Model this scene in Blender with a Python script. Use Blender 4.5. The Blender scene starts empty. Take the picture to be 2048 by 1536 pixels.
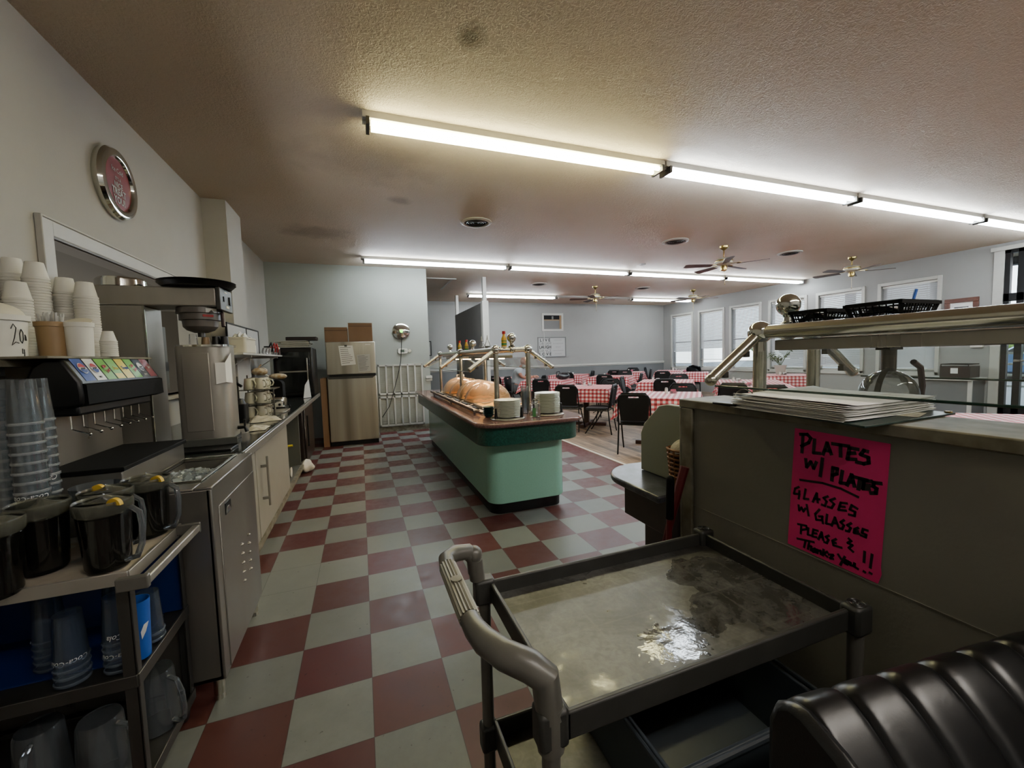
import bpy, bmesh, math, random
from mathutils import Vector, Matrix
random.seed(7)
PI = math.pi
sc = bpy.context.scene
COL = sc.collection
# ------------------------------------------------------------------ mesh builder
class M:
    def __init__(s, rel=None):
        s.v = []; s.f = []; s.uv = None
        s.m = rel.matrix_world.inverted() if rel is not None else Matrix()
        s.st = []
    def push(s, loc=(0,0,0), rz=0, rx=0, ry=0, sc=(1,1,1)):
        s.st.append(s.m.copy())
        s.m = s.m @ Matrix.Translation(loc) @ Matrix.Rotation(rz,4,'Z') @ Matrix.Rotation(ry,4,'Y') @ Matrix.Rotation(rx,4,'X') @ Matrix.Diagonal((*sc,1))
        return s
    def pop(s): s.m = s.st.pop(); return s
    def add(s, vs, fs):
        b = len(s.v)
        s.v += [s.m @ Vector(p) for p in vs]
        s.f += [tuple(b+i for i in f) for f in fs]
        return s
    def box(s, x0,x1,y0,y1,z0,z1):
        return s.add([(x0,y0,z0),(x1,y0,z0),(x1,y1,z0),(x0,y1,z0),(x0,y0,z1),(x1,y0,z1),(x1,y1,z1),(x0,y1,z1)],
            [(3,2,1,0),(4,5,6,7),(0,1,5,4),(1,2,6,5),(2,3,7,6),(3,0,4,7)])
    def quad(s, a,b,c,d): return s.add([a,b,c,d],[(0,1,2,3)])
    def prism(s, poly, z0, z1):
        n = len(poly)
        return s.add([(x,y,z0) for x,y in poly]+[(x,y,z1) for x,y in poly],
            [tuple(range(n-1,-1,-1)), tuple(range(n,2*n))]+[(i,(i+1)%n,n+(i+1)%n,n+i) for i in range(n)])
    def prismy(s, poly, y0, y1):
        n = len(poly)
        return s.add([(x,y0,z) for x,z in poly]+[(x,y1,z) for x,z in poly],
            [tuple(range(n)), tuple(range(2*n-1,n-1,-1))]+[((i+1)%n,i,n+i,n+(i+1)%n) for i in range(n)])
    def prismx(s, poly, x0, x1):
        n = len(poly)
        return s.add([(x0,y,z) for y,z in poly]+[(x1,y,z) for y,z in poly],
            [tuple(range(n-1,-1,-1)), tuple(range(n,2*n))]+[(i,(i+1)%n,n+(i+1)%n,n+i) for i in range(n)])
    def lathe(s, prof, n=24, c=(0,0,0)):
        vs=[]; fs=[]
        k=len(prof)
        for i in range(n):
            a=2*PI*i/n
            for r,z in prof: vs.append((c[0]+r*math.cos(a), c[1]+r*math.sin(a), c[2]+z))
        for i in range(n):
            j=(i+1)%n
            for q in range(k-1):
                fs.append((i*k+q, j*k+q, j*k+q+1, i*k+q+1))
        if prof[0][0] > 1e-6: fs.append(tuple(i*k for i in range(n-1,-1,-1))) if s_cap0(prof) else None
        if prof[-1][0] > 1e-6: fs.append(tuple(i*k+k-1 for i in range(n))) if s_cap1(prof) else None
        fs=[f for f in fs if f]
        return s.add(vs, fs)
    def shell(s, prof, n=24, c=(0,0,0)):      # open lathe
        vs=[]; fs=[]; k=len(prof)
        for i in range(n):
            a=2*PI*i/n
            for r,z in prof: vs.append((c[0]+r*math.cos(a), c[1]+r*math.sin(a), c[2]+z))
        for i in range(n):
            j=(i+1)%n
            for q in range(k-1): fs.append((i*k+q, j*k+q, j*k+q+1, i*k+q+1))
        return s.add(vs, fs)
    def cyl(s, a, b, r, n=12, r2=None):
        return s.tube([a,b], r, n, r2=r2)
    def tube(s, pts, r, n=10, closed=False, r2=None):
        pts=[Vector(p) for p in pts]; k=len(pts); vs=[]; fs=[]; up=None
        for i,p in enumerate(pts):
            if closed: t=(pts[(i+1)%k]-pts[i-1])
            elif i==0: t=pts[1]-p
            elif i==k-1: t=p-pts[i-1]
            else: t=(pts[i+1]-p).normalized()+(p-pts[i-1]).normalized()
            if t.length<1e-9: t=Vector((0,0,1))
            t.normalize()
            if up is None:
                up = Vector((0,0,1)) if abs(t.z)<.9 else Vector((1,0,0))
            u=up-t*up.dot(t)
            if u.length<1e-6: u=Vector((1,0,0)) if abs(t.x)<.9 else Vector((0,1,0)); u=u-t*u.dot(t)
            u.normalize(); up=u; w=t.cross(u)
            rr = r if r2 is None else r+(r2-r)*i/(k-1)
            if isinstance(r,(list,tuple)): rr=r[i]
            for j in range(n):
                a=2*PI*j/n; vs.append(p+(u*math.cos(a)+w*math.sin(a))*rr)
        m = k if closed else k-1
        for i in range(m):
            for j in range(n):
                a=i*n+j; b=i*n+(j+1)%n; i2=(i+1)%k
                fs.append((a,b,i2*n+(j+1)%n,i2*n+j))
        if not closed:
            fs.append(tuple(range(n-1,-1,-1))); fs.append(tuple((k-1)*n+j for j in range(n)))
        return s.add(vs, fs)
    def sphere(s, c, r, n=16, m=10, sz=1):
        prof=[(max(1e-5,r*math.sin(PI*i/m)), -r*sz*math.cos(PI*i/m)) for i in range(m+1)]
        prof[0]=(1e-5,-r*sz); prof[-1]=(1e-5,r*sz)
        return s.shell(prof, n, c)
    def grid(s, fn, nu, nv, skip=None):
        vs=[fn(i/nu,j/nv) for j in range(nv+1) for i in range(nu+1)]
        fs=[(j*(nu+1)+i, j*(nu+1)+i+1, (j+1)*(nu+1)+i+1, (j+1)*(nu+1)+i) for j in range(nv) for i in range(nu) if not(skip and skip(i,j))]
        return s.add(vs, fs)
def s_cap0(p): return True
def s_cap1(p): return True
def rrect(x0,x1,y0,y1,r,n=5):
    out=[]
    rs = r if isinstance(r,(list,tuple)) else [r]*4
    for (cx,cy,a0,q) in ((x1-rs[0],y1-rs[0],0,0),(x0+rs[1],y1-rs[1],90,1),(x0+rs[2],y0+rs[2],180,2),(x1-rs[3],y0+rs[3],270,3)):
        for i in range(n+1):
            a=math.radians(a0+90*i/n); out.append((cx+rs[q]*math.cos(a), cy+rs[q]*math.sin(a)))
    return out
def mesh(name, b, mat, smooth=35):
    me=bpy.data.meshes.new(name); me.from_pydata([tuple(v) for v in b.v],[],b.f)
    bm=bmesh.new(); bm.from_mesh(me); bmesh.ops.recalc_face_normals(bm, faces=bm.faces) if smooth!=-1 else None
    bm.to_mesh(me); bm.free()
    if smooth and smooth>0:
        me.shade_smooth(); me.set_sharp_from_angle(angle=math.radians(smooth))
    if mat: me.materials.append(mat)
    return me
def link(o, parent=None):
    COL.objects.link(o)
    if parent is not None: o.parent=parent
    return o
def tag(o, label=None, cat=None, group=None, kind=None):
    if label: o['label']=label
    if cat: o['category']=cat
    if group: o['group']=group
    if kind: o['kind']=kind
    return o
def part(name, b, mat, parent=None, bev=0, smooth=35, label=None):
    o=bpy.data.objects.new(name, mesh(name,b,mat,smooth))
    link(o,parent)
    if bev:
        md=o.modifiers.new('b','BEVEL'); md.width=bev; md.segments=2; md.limit_method='ANGLE'
    if label: o['label']=label
    return o
def thing(name, label, cat, loc=(0,0,0), rz=0, group=None):
    o=bpy.data.objects.new(name,None); o.location=loc; o.rotation_euler=(0,0,rz); o.empty_display_size=.05
    link(o); o.matrix_world=Matrix.Translation(loc)@Matrix.Rotation(rz,4,'Z')
    return tag(o,label,cat,group)
def single(name, b, mat, label, cat, group=None, bev=0, smooth=35, loc=None, kind=None, rz=0):
    o=part(name,b,mat,None,bev,smooth)
    if loc is not None: o.location=loc
    if rz: o.rotation_euler=(0,0,rz)
    return tag(o,label,cat,group,kind)
def struct(name, b, mat, parent=None, bev=0, smooth=35):
    o=part(name,b,mat,parent,bev,smooth)
    if parent is None: o['kind']='structure'
    return o
def copy_tree(o, parent=None):
    c=o.copy(); COL.objects.link(c)
    if parent is not None: c.parent=parent
    for ch in o.children: copy_tree(ch,c)
    return c
def dup(o, loc, rz=0, label=None, group=None):
    c=copy_tree(o); c.location=loc; c.rotation_euler=(0,0,rz)
    if label: c['label']=label
    if group: c['group']=group
    return c
_fonts=None
def text(name, s, size, mat, parent, mtx, ext=.0004, shear=0, sx=1, align='CENTER', off=0.0, space=1.0):
    """mtx: 4x4 placing the text's xy-plane, in the parent's space"""
    cu=bpy.data.curves.new(name,'FONT'); cu.body=s; cu.size=size; cu.extrude=ext; cu.shear=shear
    cu.align_x=align; cu.align_y='CENTER'; cu.offset=off; cu.resolution_u=2; cu.space_line=space
    t=bpy.data.objects.new(name,cu); COL.objects.link(t)
    dg=bpy.context.evaluated_depsgraph_get(); dg.update()
    me=bpy.data.meshes.new_from_object(t.evaluated_get(dg)); bpy.data.objects.remove(t)
    me.transform(mtx @ Matrix.Diagonal((sx,1,1,1))); me.materials.clear(); me.materials.append(mat)
    o=bpy.data.objects.new(name,me); link(o,parent); return o
def frame(o, xd, yd):
    x=Vector(xd).normalized(); y=Vector(yd); z=x.cross(y).normalized(); y=z.cross(x)
    return Matrix(((x[0],y[0],z[0],o[0]),(x[1],y[1],z[1],o[1]),(x[2],y[2],z[2],o[2]),(0,0,0,1)))
# ------------------------------------------------------------------ materials
def newmat(name):
    m=bpy.data.materials.new(name); m.use_nodes=True; nt=m.node_tree; nt.nodes.clear()
    out=nt.nodes.new('ShaderNodeOutputMaterial')
    return m,nt,out
def lin(c):
    if isinstance(c,str):
        c=[int(c[i:i+2],16)/255 for i in (0,2,4)]
        c=[x/12.92 if x<=.04045 else ((x+.055)/1.055)**2.4 for x in c]
    return (*c[:3],1)
def N(nt,t,**k):
    n=nt.nodes.new('ShaderNode'+t)
    for a,b in k.items(): setattr(n,a,b)
    return n
def L(nt,a,b): nt.links.new(a,b)
def mat(name, col, rough=.5, metal=0, noise=0, nscale=8, col2=None, bump=0, bscale=60, spec=.5, coat=0, stretch=None, trans=0, emit=None, estr=0, bdist=.01, nrough=0, detail=4):
    m,nt,out=newmat(name); p=N(nt,'BsdfPrincipled'); L(nt,p.outputs[0],out.inputs[0])
    c=lin(col); p.inputs['Base Color'].default_value=c
    p.inputs['Roughness'].default_value=rough; p.inputs['Metallic'].default_value=metal
    p.inputs['Specular IOR Level'].default_value=spec; p.inputs['Coat Weight'].default_value=coat
    if emit: p.inputs['Emission Color'].default_value=lin(emit); p.inputs['Emission Strength'].default_value=estr
    tc=N(nt,'TexCoord'); co=tc.outputs['Object']
    if stretch:
        mp=N(nt,'Mapping'); mp.inputs['Scale'].default_value=stretch; L(nt,co,mp.inputs[0]); co=mp.outputs[0]
    if noise or nrough:
        nz=N(nt,'TexNoise'); nz.inputs['Scale'].default_value=nscale; nz.inputs['Detail'].default_value=detail; L(nt,co,nz.inputs['Vector'])
        rp=N(nt,'ValToRGB'); rp.color_ramp.elements[0].position=.35; rp.color_ramp.elements[1].position=.68
        c2=lin(col2) if col2 else tuple(x*(1-noise) for x in c[:3])+(1,)
        rp.color_ramp.elements[0].color=c2; rp.color_ramp.elements[1].color=c
        L(nt,nz.outputs[0],rp.inputs[0])
        if noise: L(nt,rp.outputs[0],p.inputs['Base Color'])
        if nrough:
            mr=N(nt,'MapRange'); mr.inputs['From Min'].default_value=.3; mr.inputs['From Max'].default_value=.7
            mr.inputs['To Min'].default_value=max(0,rough-nrough); mr.inputs['To Max'].default_value=min(1,rough+nrough)
            L(nt,nz.outputs[0],mr.inputs[0]); L(nt,mr.outputs[0],p.inputs['Roughness'])
    if bump:
        nb=N(nt,'TexNoise'); nb.inputs['Scale'].default_value=bscale; nb.inputs['Detail'].default_value=3; L(nt,co,nb.inputs['Vector'])
        bp=N(nt,'Bump'); bp.inputs['Strength'].default_value=bump; bp.inputs['Distance'].default_value=bdist
        L(nt,nb.outputs[0],bp.inputs['Height']); L(nt,bp.outputs[0],p.inputs['Normal'])
    return m
def glass(name, tint='FFFFFF', rough=.02, haze=.05, hazecol='FFFFFF', refl=1.0):
    m,nt,out=newmat(name)
    t=N(nt,'BsdfTransparent'); t.inputs[0].default_value=lin(tint)
    g=N(nt,'BsdfGlossy'); g.inputs['Roughness'].default_value=rough
    f=N(nt,'Fresnel'); f.inputs[0].default_value=1.45
    geo=N(nt,'NewGeometry')
    mx=N(nt,'MixShader'); mu=N(nt,'Math',operation='MULTIPLY'); mu.inputs[1].default_value=refl; L(nt,f.outputs[0],mu.inputs[0]); L(nt,mu.outputs[0],mx.inputs[0])
    d=N(nt,'BsdfDiffuse'); d.inputs[0].default_value=lin(hazecol)
    m2=N(nt,'MixShader'); m2.inputs[0].default_value=haze
    L(nt,t.outputs[0],m2.inputs[1]); L(nt,d.outputs[0],m2.inputs[2])
    L(nt,m2.outputs[0],mx.inputs[1]); L(nt,g.outputs[0],mx.inputs[2]); L(nt,mx.outputs[0],out.inputs[0])
    return m
def emis(name, col, s):
    m,nt,out=newmat(name); e=N(nt,'Emission'); e.inputs[0].default_value=lin(col); e.inputs[1].default_value=s; L(nt,e.outputs[0],out.inputs[0]); return m
def translucent(name,col,f=.5,rough=.6):
    m,nt,out=newmat(name); a=N(nt,'BsdfPrincipled'); a.inputs['Base Color'].default_value=lin(col); a.inputs['Roughness'].default_value=rough
    t=N(nt,'BsdfTranslucent'); t.inputs[0].default_value=lin(col); mx=N(nt,'MixShader'); mx.inputs[0].default_value=f
    L(nt,a.outputs[0],mx.inputs[1]); L(nt,t.outputs[0],mx.inputs[2]); L(nt,mx.outputs[0],out.inputs[0]); return m
# floor tiles
def floor_mat():
    m,nt,out=newmat('checker_vinyl'); p=N(nt,'BsdfPrincipled'); L(nt,p.outputs[0],out.inputs[0])
    at=N(nt,'Attribute'); at.attribute_name='tint'
    tc=N(nt,'TexCoord'); nz=N(nt,'TexNoise'); nz.inputs['Scale'].default_value=9; nz.inputs['Detail'].default_value=8; nz.inputs['Roughness'].default_value=.7
    L(nt,tc.outputs['Object'],nz.inputs['Vector'])
    mr=N(nt,'MapRange'); mr.inputs[1].default_value=.3; mr.inputs[2].default_value=.7; mr.inputs[3].default_value=.84; mr.inputs[4].default_value=1.08; L(nt,nz.outputs[0],mr.inputs[0])
    mu=N(nt,'Mix',data_type='RGBA',blend_type='MULTIPLY'); mu.inputs[0].default_value=1; L(nt,at.outputs['Color'],mu.inputs[6]); L(nt,mr.outputs[0],mu.inputs[7])
    # dark seams
    sep=N(nt,'SeparateXYZ'); L(nt,tc.outputs['Object'],sep.inputs[0]); prev=None
    for i in (0,1):
        d=N(nt,'Math',operation='DIVIDE'); d.inputs[1].default_value=.3048; L(nt,sep.outputs[i],d.inputs[0])
        pp=N(nt,'Math',operation='PINGPONG'); pp.inputs[1].default_value=.5; L(nt,d.outputs[0],pp.inputs[0])
        if prev is None: prev=pp
        else:
            mn=N(nt,'Math',operation='MINIMUM'); L(nt,prev.outputs[0],mn.inputs[0]); L(nt,pp.outputs[0],mn.inputs[1]); prev=mn
    r2=N(nt,'MapRange'); r2.inputs[1].default_value=.002; r2.inputs[2].default_value=.007; r2.inputs[3].default_value=.45; r2.inputs[4].default_value=1; L(nt,prev.outputs[0],r2.inputs[0])
    m2=N(nt,'Mix',data_type='RGBA',blend_type='MULTIPLY'); m2.inputs[0].default_value=1; L(nt,mu.outputs[2],m2.inputs[6]); L(nt,r2.outputs[0],m2.inputs[7])
    # scuffs
    n3=N(nt,'TexNoise'); n3.inputs['Scale'].default_value=45; n3.inputs['Detail'].default_value=2; L(nt,tc.outputs['Object'],n3.inputs['Vector'])
    r3=N(nt,'MapRange'); r3.inputs[1].default_value=.70; r3.inputs[2].default_value=.76; r3.inputs[3].default_value=1; r3.inputs[4].default_value=.45; L(nt,n3.outputs[0],r3.inputs[0])
    m3=N(nt,'Mix',data_type='RGBA',blend_type='MULTIPLY'); m3.inputs[0].default_value=1; L(nt,m2.outputs[2],m3.inputs[6]); L(nt,r3.outputs[0],m3.inputs[7])
    L(nt,m3.outputs[2],p.inputs['Base Color'])
    r4=N(nt,'MapRange'); r4.inputs[1].default_value=.3; r4.inputs[2].default_value=.7; r4.inputs[3].default_value=.32; r4.inputs[4].default_value=.52; L(nt,nz.outputs[0],r4.inputs[0]); L(nt,r4.outputs[0],p.inputs['Roughness'])
    p.inputs['Specular IOR Level'].default_value=.35
    return m
def plank_mat():
    m,nt,out=newmat('wood_plank'); p=N(nt,'BsdfPrincipled'); L(nt,p.outputs[0],out.inputs[0]); p.inputs['Roughness'].default_value=.5
    tc=N(nt,'TexCoord'); mp=N(nt,'Mapping'); mp.inputs['Rotation'].default_value=(0,0,PI/2); L(nt,tc.outputs['Object'],mp.inputs[0])
    b=N(nt,'TexBrick'); b.offset=.4; b.inputs['Scale'].default_value=1; b.inputs['Brick Width'].default_value=.9; b.inputs['Row Height'].default_value=.075; b.inputs['Mortar Size'].default_value=.0015
    b.inputs['Color1'].default_value=lin('8A7560'); b.inputs['Color2'].default_value=lin('241B14'); b.inputs['Mortar'].default_value=lin('3A2F28'); b.inputs['Bias'].default_value=-.2
    L(nt,mp.outputs[0],b.inputs['Vector'])
    m2=N(nt,'Mapping'); m2.inputs['Scale'].default_value=(14,1.2,1); L(nt,tc.outputs['Object'],m2.inputs[0])
    nz=N(nt,'TexNoise'); nz.inputs['Scale'].default_value=3; nz.inputs['Detail'].default_value=6; L(nt,m2.outputs[0],nz.inputs['Vector'])
    r=N(nt,'MapRange'); r.inputs[1].default_value=.3; r.inputs[2].default_value=.7; r.inputs[3].default_value=.5; r.inputs[4].default_value=1.5; L(nt,nz.outputs[0],r.inputs[0])
    mu=N(nt,'Mix',data_type='RGBA',blend_type='MULTIPLY'); mu.inputs[0].default_value=1; L(nt,b.outputs[0],mu.inputs[6]); L(nt,r.outputs[0],mu.inputs[7]); L(nt,mu.outputs[2],p.inputs['Base Color'])
    return m
def gingham_mat():
    m,nt,out=newmat('gingham_cloth'); p=N(nt,'BsdfPrincipled'); L(nt,p.outputs[0],out.inputs[0]); p.inputs['Roughness'].default_value=.55
    uv=N(nt,'TexCoord'); sep=N(nt,'SeparateXYZ'); L(nt,uv.outputs['UV'],sep.inputs[0]); ss=[]
    for i in (0,1):
        f=N(nt,'Math',operation='FRACT'); L(nt,sep.outputs[i],f.inputs[0])
        g=N(nt,'Math',operation='GREATER_THAN'); g.inputs[1].default_value=.5; L(nt,f.outputs[0],g.inputs[0]); ss.append(g)
    a=N(nt,'Math',operation='ADD'); L(nt,ss[0].outputs[0],a.inputs[0]); L(nt,ss[1].outputs[0],a.inputs[1])
    h=N(nt,'Math',operation='MULTIPLY'); h.inputs[1].default_value=.5; L(nt,a.outputs[0],h.inputs[0])
    r=N(nt,'ValToRGB'); r.color_ramp.interpolation='CONSTANT'; e=r.color_ramp.elements; e[0].color=lin('D8CFCB'); e[1].position=.75; e[1].color=lin('7E0C12')
    k=e.new(.25); k.color=lin('BE5A5E'); L(nt,h.outputs[0],r.inputs[0]); L(nt,r.outputs[0],p.inputs['Base Color'])
    return m
def ceiling_mat():
    m,nt,out=newmat('textured_ceiling'); p=N(nt,'BsdfPrincipled'); L(nt,p.outputs[0],out.inputs[0]); p.inputs['Roughness'].default_value=.62; p.inputs['Specular IOR Level'].default_value=.3
    tc=N(nt,'TexCoord'); nz=N(nt,'TexNoise'); nz.inputs['Scale'].default_value=.55; nz.inputs['Detail'].default_value=5; L(nt,tc.outputs['Object'],nz.inputs['Vector'])
    r=N(nt,'ValToRGB'); e=r.color_ramp.elements; e[0].position=.3; e[0].color=lin('C0B09A'); e[1].position=.7; e[1].color=lin('CDC0B0'); L(nt,nz.outputs[0],r.inputs[0])
    # brown water stain spot round the rough patch, darker repainted patches
    cur=r.outputs[0]
    for (x,y,rx,ry,c,s) in ((.675,.763,.10,.13,'4A3A22',.9),(.52,3.26,.16,.13,'7A6C60',.5),(-.45,4.7,.5,.35,'6F6256',.45),(.2,2.4,.7,.5,'7C6E62',.35),(.9,.3,.5,.9,'B2A797',.3)):
        mp=N(nt,'Mapping'); mp.inputs['Location'].default_value=(-x/rx,-y/ry,0); mp.inputs['Scale'].default_value=(1/rx,1/ry,0); L(nt,tc.outputs['Object'],mp.inputs[0])
        n2=N(nt,'TexNoise'); n2.inputs['Scale'].default_value=5; L(nt,tc.outputs['Object'],n2.inputs['Vector'])
        ln=N(nt,'VectorMath',operation='LENGTH'); L(nt,mp.outputs[0],ln.inputs[0])
        ad=N(nt,'Math',operation='ADD'); L(nt,ln.outputs['Value'],ad.inputs[0]); L(nt,n2.outputs[0],ad.inputs[1])
        q=N(nt,'MapRange'); q.inputs[1].default_value=.9; q.inputs[2].default_value=1.55; q.inputs[3].default_value=s; q.inputs[4].default_value=0; L(nt,ad.outputs[0],q.inputs[0])
        mx=N(nt,'Mix',data_type='RGBA'); L(nt,q.outputs[0],mx.inputs[0]); L(nt,cur,mx.inputs[6]); mx.inputs[7].default_value=lin(c); cur=mx.outputs[2]
    L(nt,cur,p.inputs['Base Color'])
    nb=N(nt,'TexNoise'); nb.inputs['Scale'].default_value=42; nb.inputs['Detail'].default_value=4; nb.inputs['Distortion'].default_value=1.2; L(nt,tc.outputs['Object'],nb.inputs['Vector'])
    rb=N(nt,'ValToRGB'); rb.color_ramp.elements[0].position=.42; rb.color_ramp.elements[1].position=.58; L(nt,nb.outputs[0],rb.inputs[0])
    bp=N(nt,'Bump'); bp.inputs['Strength'].default_value=.42; bp.inputs['Distance'].default_value=.012; L(nt,rb.outputs[0],bp.inputs['Height']); L(nt,bp.outputs[0],p.inputs['Normal'])
    return m
def tray_mat():
    m,nt,out=newmat('stained_grey_plastic'); p=N(nt,'BsdfPrincipled'); L(nt,p.outputs[0],out.inputs[0])
    tc=N(nt,'TexCoord'); nz=N(nt,'TexNoise'); nz.inputs['Scale'].default_value=5.5; nz.inputs['Detail'].default_value=9; nz.inputs['Roughness'].default_value=.68; nz.inputs['Distortion'].default_value=.6; L(nt,tc.outputs['Object'],nz.inputs['Vector'])
    r=N(nt,'ValToRGB'); e=r.color_ramp.elements; e[0].position=.36; e[0].color=lin('201E19'); e[1].position=.6; e[1].color=lin('535350'); L(nt,nz.outputs[0],r.inputs[0])
    n5=N(nt,'TexNoise'); n5.inputs['Scale'].default_value=38; n5.inputs['Detail'].default_value=6; n5.inputs['Distortion'].default_value=1.5; L(nt,tc.outputs['Object'],n5.inputs['Vector'])
    r5=N(nt,'MapRange'); r5.inputs[1].default_value=.35; r5.inputs[2].default_value=.6; r5.inputs[3].default_value=.62; r5.inputs[4].default_value=1.05; L(nt,n5.outputs[0],r5.inputs[0])
    m5=N(nt,'Mix',data_type='RGBA',blend_type='MULTIPLY'); m5.inputs[0].default_value=1; L(nt,r.outputs[0],m5.inputs[6]); L(nt,r5.outputs[0],m5.inputs[7])
    # moulded grid ribs on the tray floor
    sep=N(nt,'SeparateXYZ'); L(nt,tc.outputs['Object'],sep.inputs[0]); ms=[]
    for i,w in ((0,.19),(1,.155)):
        d=N(nt,'Math',operation='DIVIDE'); d.inputs[1].default_value=w; L(nt,sep.outputs[i],d.inputs[0])
        pp=N(nt,'Math',operation='PINGPONG'); pp.inputs[1].default_value=.5; L(nt,d.outputs[0],pp.inputs[0]); ms.append(pp)
    mn=N(nt,'Math',operation='MINIMUM'); L(nt,ms[0].outputs[0],mn.inputs[0]); L(nt,ms[1].outputs[0],mn.inputs[1])
    q=N(nt,'MapRange'); q.inputs[1].default_value=.0; q.inputs[2].default_value=.025; q.inputs[3].default_value=.18; q.inputs[4].default_value=0; L(nt,mn.outputs[0],q.inputs[0])
    mx=N(nt,'Mix',data_type='RGBA'); L(nt,q.outputs[0],mx.inputs[0]); L(nt,m5.outputs[2],mx.inputs[6]); mx.inputs[7].default_value=lin('6A685E')
    L(nt,mx.outputs[2],p.inputs['Base Color'])
    # wet puddles: low roughness islands
    n2=N(nt,'TexNoise'); n2.inputs['Scale'].default_value=3.4; n2.inputs['Detail'].default_value=5; L(nt,tc.outputs['Object'],n2.inputs['Vector'])
    r2=N(nt,'MapRange'); r2.inputs[1].default_value=.52; r2.inputs[2].default_value=.56; r2.inputs[3].default_value=.42; r2.inputs[4].default_value=.10; L(nt,n2.outputs[0],r2.inputs[0])
    pu=N(nt,'Mapping'); pu.inputs['Location'].default_value=(0.060/.10,0.115/.07,0); pu.inputs['Scale'].default_value=(1/.10,1/.07,0); L(nt,tc.outputs['Object'],pu.inputs[0])
    pl=N(nt,'VectorMath',operation='LENGTH'); L(nt,pu.outputs[0],pl.inputs[0])
    pa=N(nt,'Math',operation='ADD'); L(nt,pl.outputs['Value'],pa.inputs[0]); L(nt,n5.outputs[0],pa.inputs[1])
    pm=N(nt,'MapRange'); pm.inputs[1].default_value=1.3; pm.inputs[2].default_value=1.4; pm.inputs[3].default_value=.09; pm.inputs[4].default_value=1; L(nt,pa.outputs[0],pm.inputs[0])
    pn=N(nt,'Math',operation='MINIMUM'); L(nt,r2.outputs[0],pn.inputs[0]); L(nt,pm.outputs[0],pn.inputs[1]); L(nt,pn.outputs[0],p.inputs['Roughness'])
    nb=N(nt,'TexNoise'); nb.inputs['Scale'].default_value=28; nb.inputs['Detail'].default_value=4; L(nt,tc.outputs['Object'],nb.inputs['Vector'])
    bp=N(nt,'Bump'); bp.inputs['Strength'].default_value=.25; bp.inputs['Distance'].default_value=.004; L(nt,nb.outputs[0],bp.inputs['Height']); L(nt,bp.outputs[0],p.inputs['Normal'])
    return m
def laminate(name,c1,c2,scale,rough):
    m,nt,out=newmat(name); p=N(nt,'BsdfPrincipled'); L(nt,p.outputs[0],out.inputs[0]); p.inputs['Roughness'].default_value=rough
    tc=N(nt,'TexCoord'); v=N(nt,'TexNoise'); v.inputs['Scale'].default_value=scale; v.inputs['Detail'].default_value=8; v.inputs['Roughness'].default_value=.8; L(nt,tc.outputs['Object'],v.inputs['Vector'])
    r=N(nt,'ValToRGB'); e=r.color_ramp.elements; e[0].position=.42; e[0].color=lin(c1); e[1].position=.6; e[1].color=lin(c2); L(nt,v.outputs[0],r.inputs[0]); L(nt,r.outputs[0],p.inputs['Base Color'])
    return m
X={}
X['floor']=floor_mat(); X['plank']=plank_mat(); X['gingham']=gingham_mat(); X['ceil']=ceiling_mat(); X['tray']=tray_mat()
X['wall']=mat('painted_wall_green_grey','8E918A',.7,noise=.06,nscale=2,bump=.08,bscale=120)
X['wall3']=mat('painted_wall_warm_grey','A6A39B',.7,noise=.06,nscale=2,bump=.08,bscale=120)
X['wall2']=mat('painted_wall_grey','8E8D8A',.7,noise=.05,nscale=2,bump=.08,bscale=120)
X['wain']=mat('painted_wall_dark_grey','606161',.65,noise=.05,nscale=3)
X['wallb']=mat('painted_partition','727065',.6,noise=.12,nscale=3,bump=.06,bscale=90)
X['part']=mat('painted_divider_dark','6E6C69',.6,noise=.05)
X['trim']=mat('white_trim','B4B2AA',.5,noise=.06,nscale=10)
X['trimdirty']=mat('worn_trim','7C7869',.6,noise=.3,nscale=14,col2='57523F')
X['white']=mat('white_plastic','C8C6BD',.4)
X['foam']=mat('foam_white','D0CEC5',.6)
X['foam2']=mat('foam_cream','C4BFAC',.6)
X['steel']=mat('brushed_steel','9C9890',.34,.62,noise=.22,nscale=5,stretch=(1,1,.1),nrough=.08)
X['steelh']=mat('brushed_steel_soft','A09B92',.38,.55,noise=.3,nscale=4,stretch=(1,1,.15),nrough=.08)
X['steeld']=mat('dark_steel','4E4D4A',.4,.8,noise=.3,nscale=5,stretch=(1,1,.2))
X['fridge']=mat('fridge_steel','BDBAAD',.34,.6,noise=.28,nscale=3,stretch=(1,1,.04),col2='7E796E')
X['chrome']=mat('polished_chrome','CFCFC8',.1,1)
X['satin']=mat('satin_tube','C2BFB2',.2,1)
X['brass']=mat('brass','A8925A',.25,1)
X['black']=mat('black_plastic','070708',.38,spec=.35)
X['blackm']=mat('black_matt','060606',.75,spec=.15)
X['blackg']=mat('black_gloss_worktop','17191A',.12,noise=.5,nscale=40,col2='2A2E2D')
X['vinyl']=mat('black_vinyl','121214',.36,bump=.06,bscale=300)
X['booth']=mat('tufted_black_vinyl','0D0D10',.33,noise=.35,nscale=6,bump=.05,bscale=200,bdist=.003)
X['chair']=mat('black_seat_vinyl','080708',.55,spec=.3)
X['cframe']=mat('black_steel_tube','131313',.4,.6)
X['gplast']=mat('grey_structural_foam','30302D',.5,noise=.3,nscale=20,bump=.1,bscale=200,bdist=.002)
X['gplast2']=mat('grey_handle_plastic','56544E',.35,noise=.12,nscale=20,bump=.08,bscale=180,bdist=.002)
X['bluegrey']=mat('blue_grey_bin','353C42',.5,noise=.2)
X['door']=mat('cabinet_cream','8E8B7F',.45,noise=.05)
X['gcab']=mat('cabinet_grey','4E504A',.5)
X['mint']=mat('mint_laminate','88BDAA',.16,noise=.06,nscale=90,spec=.5)
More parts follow.
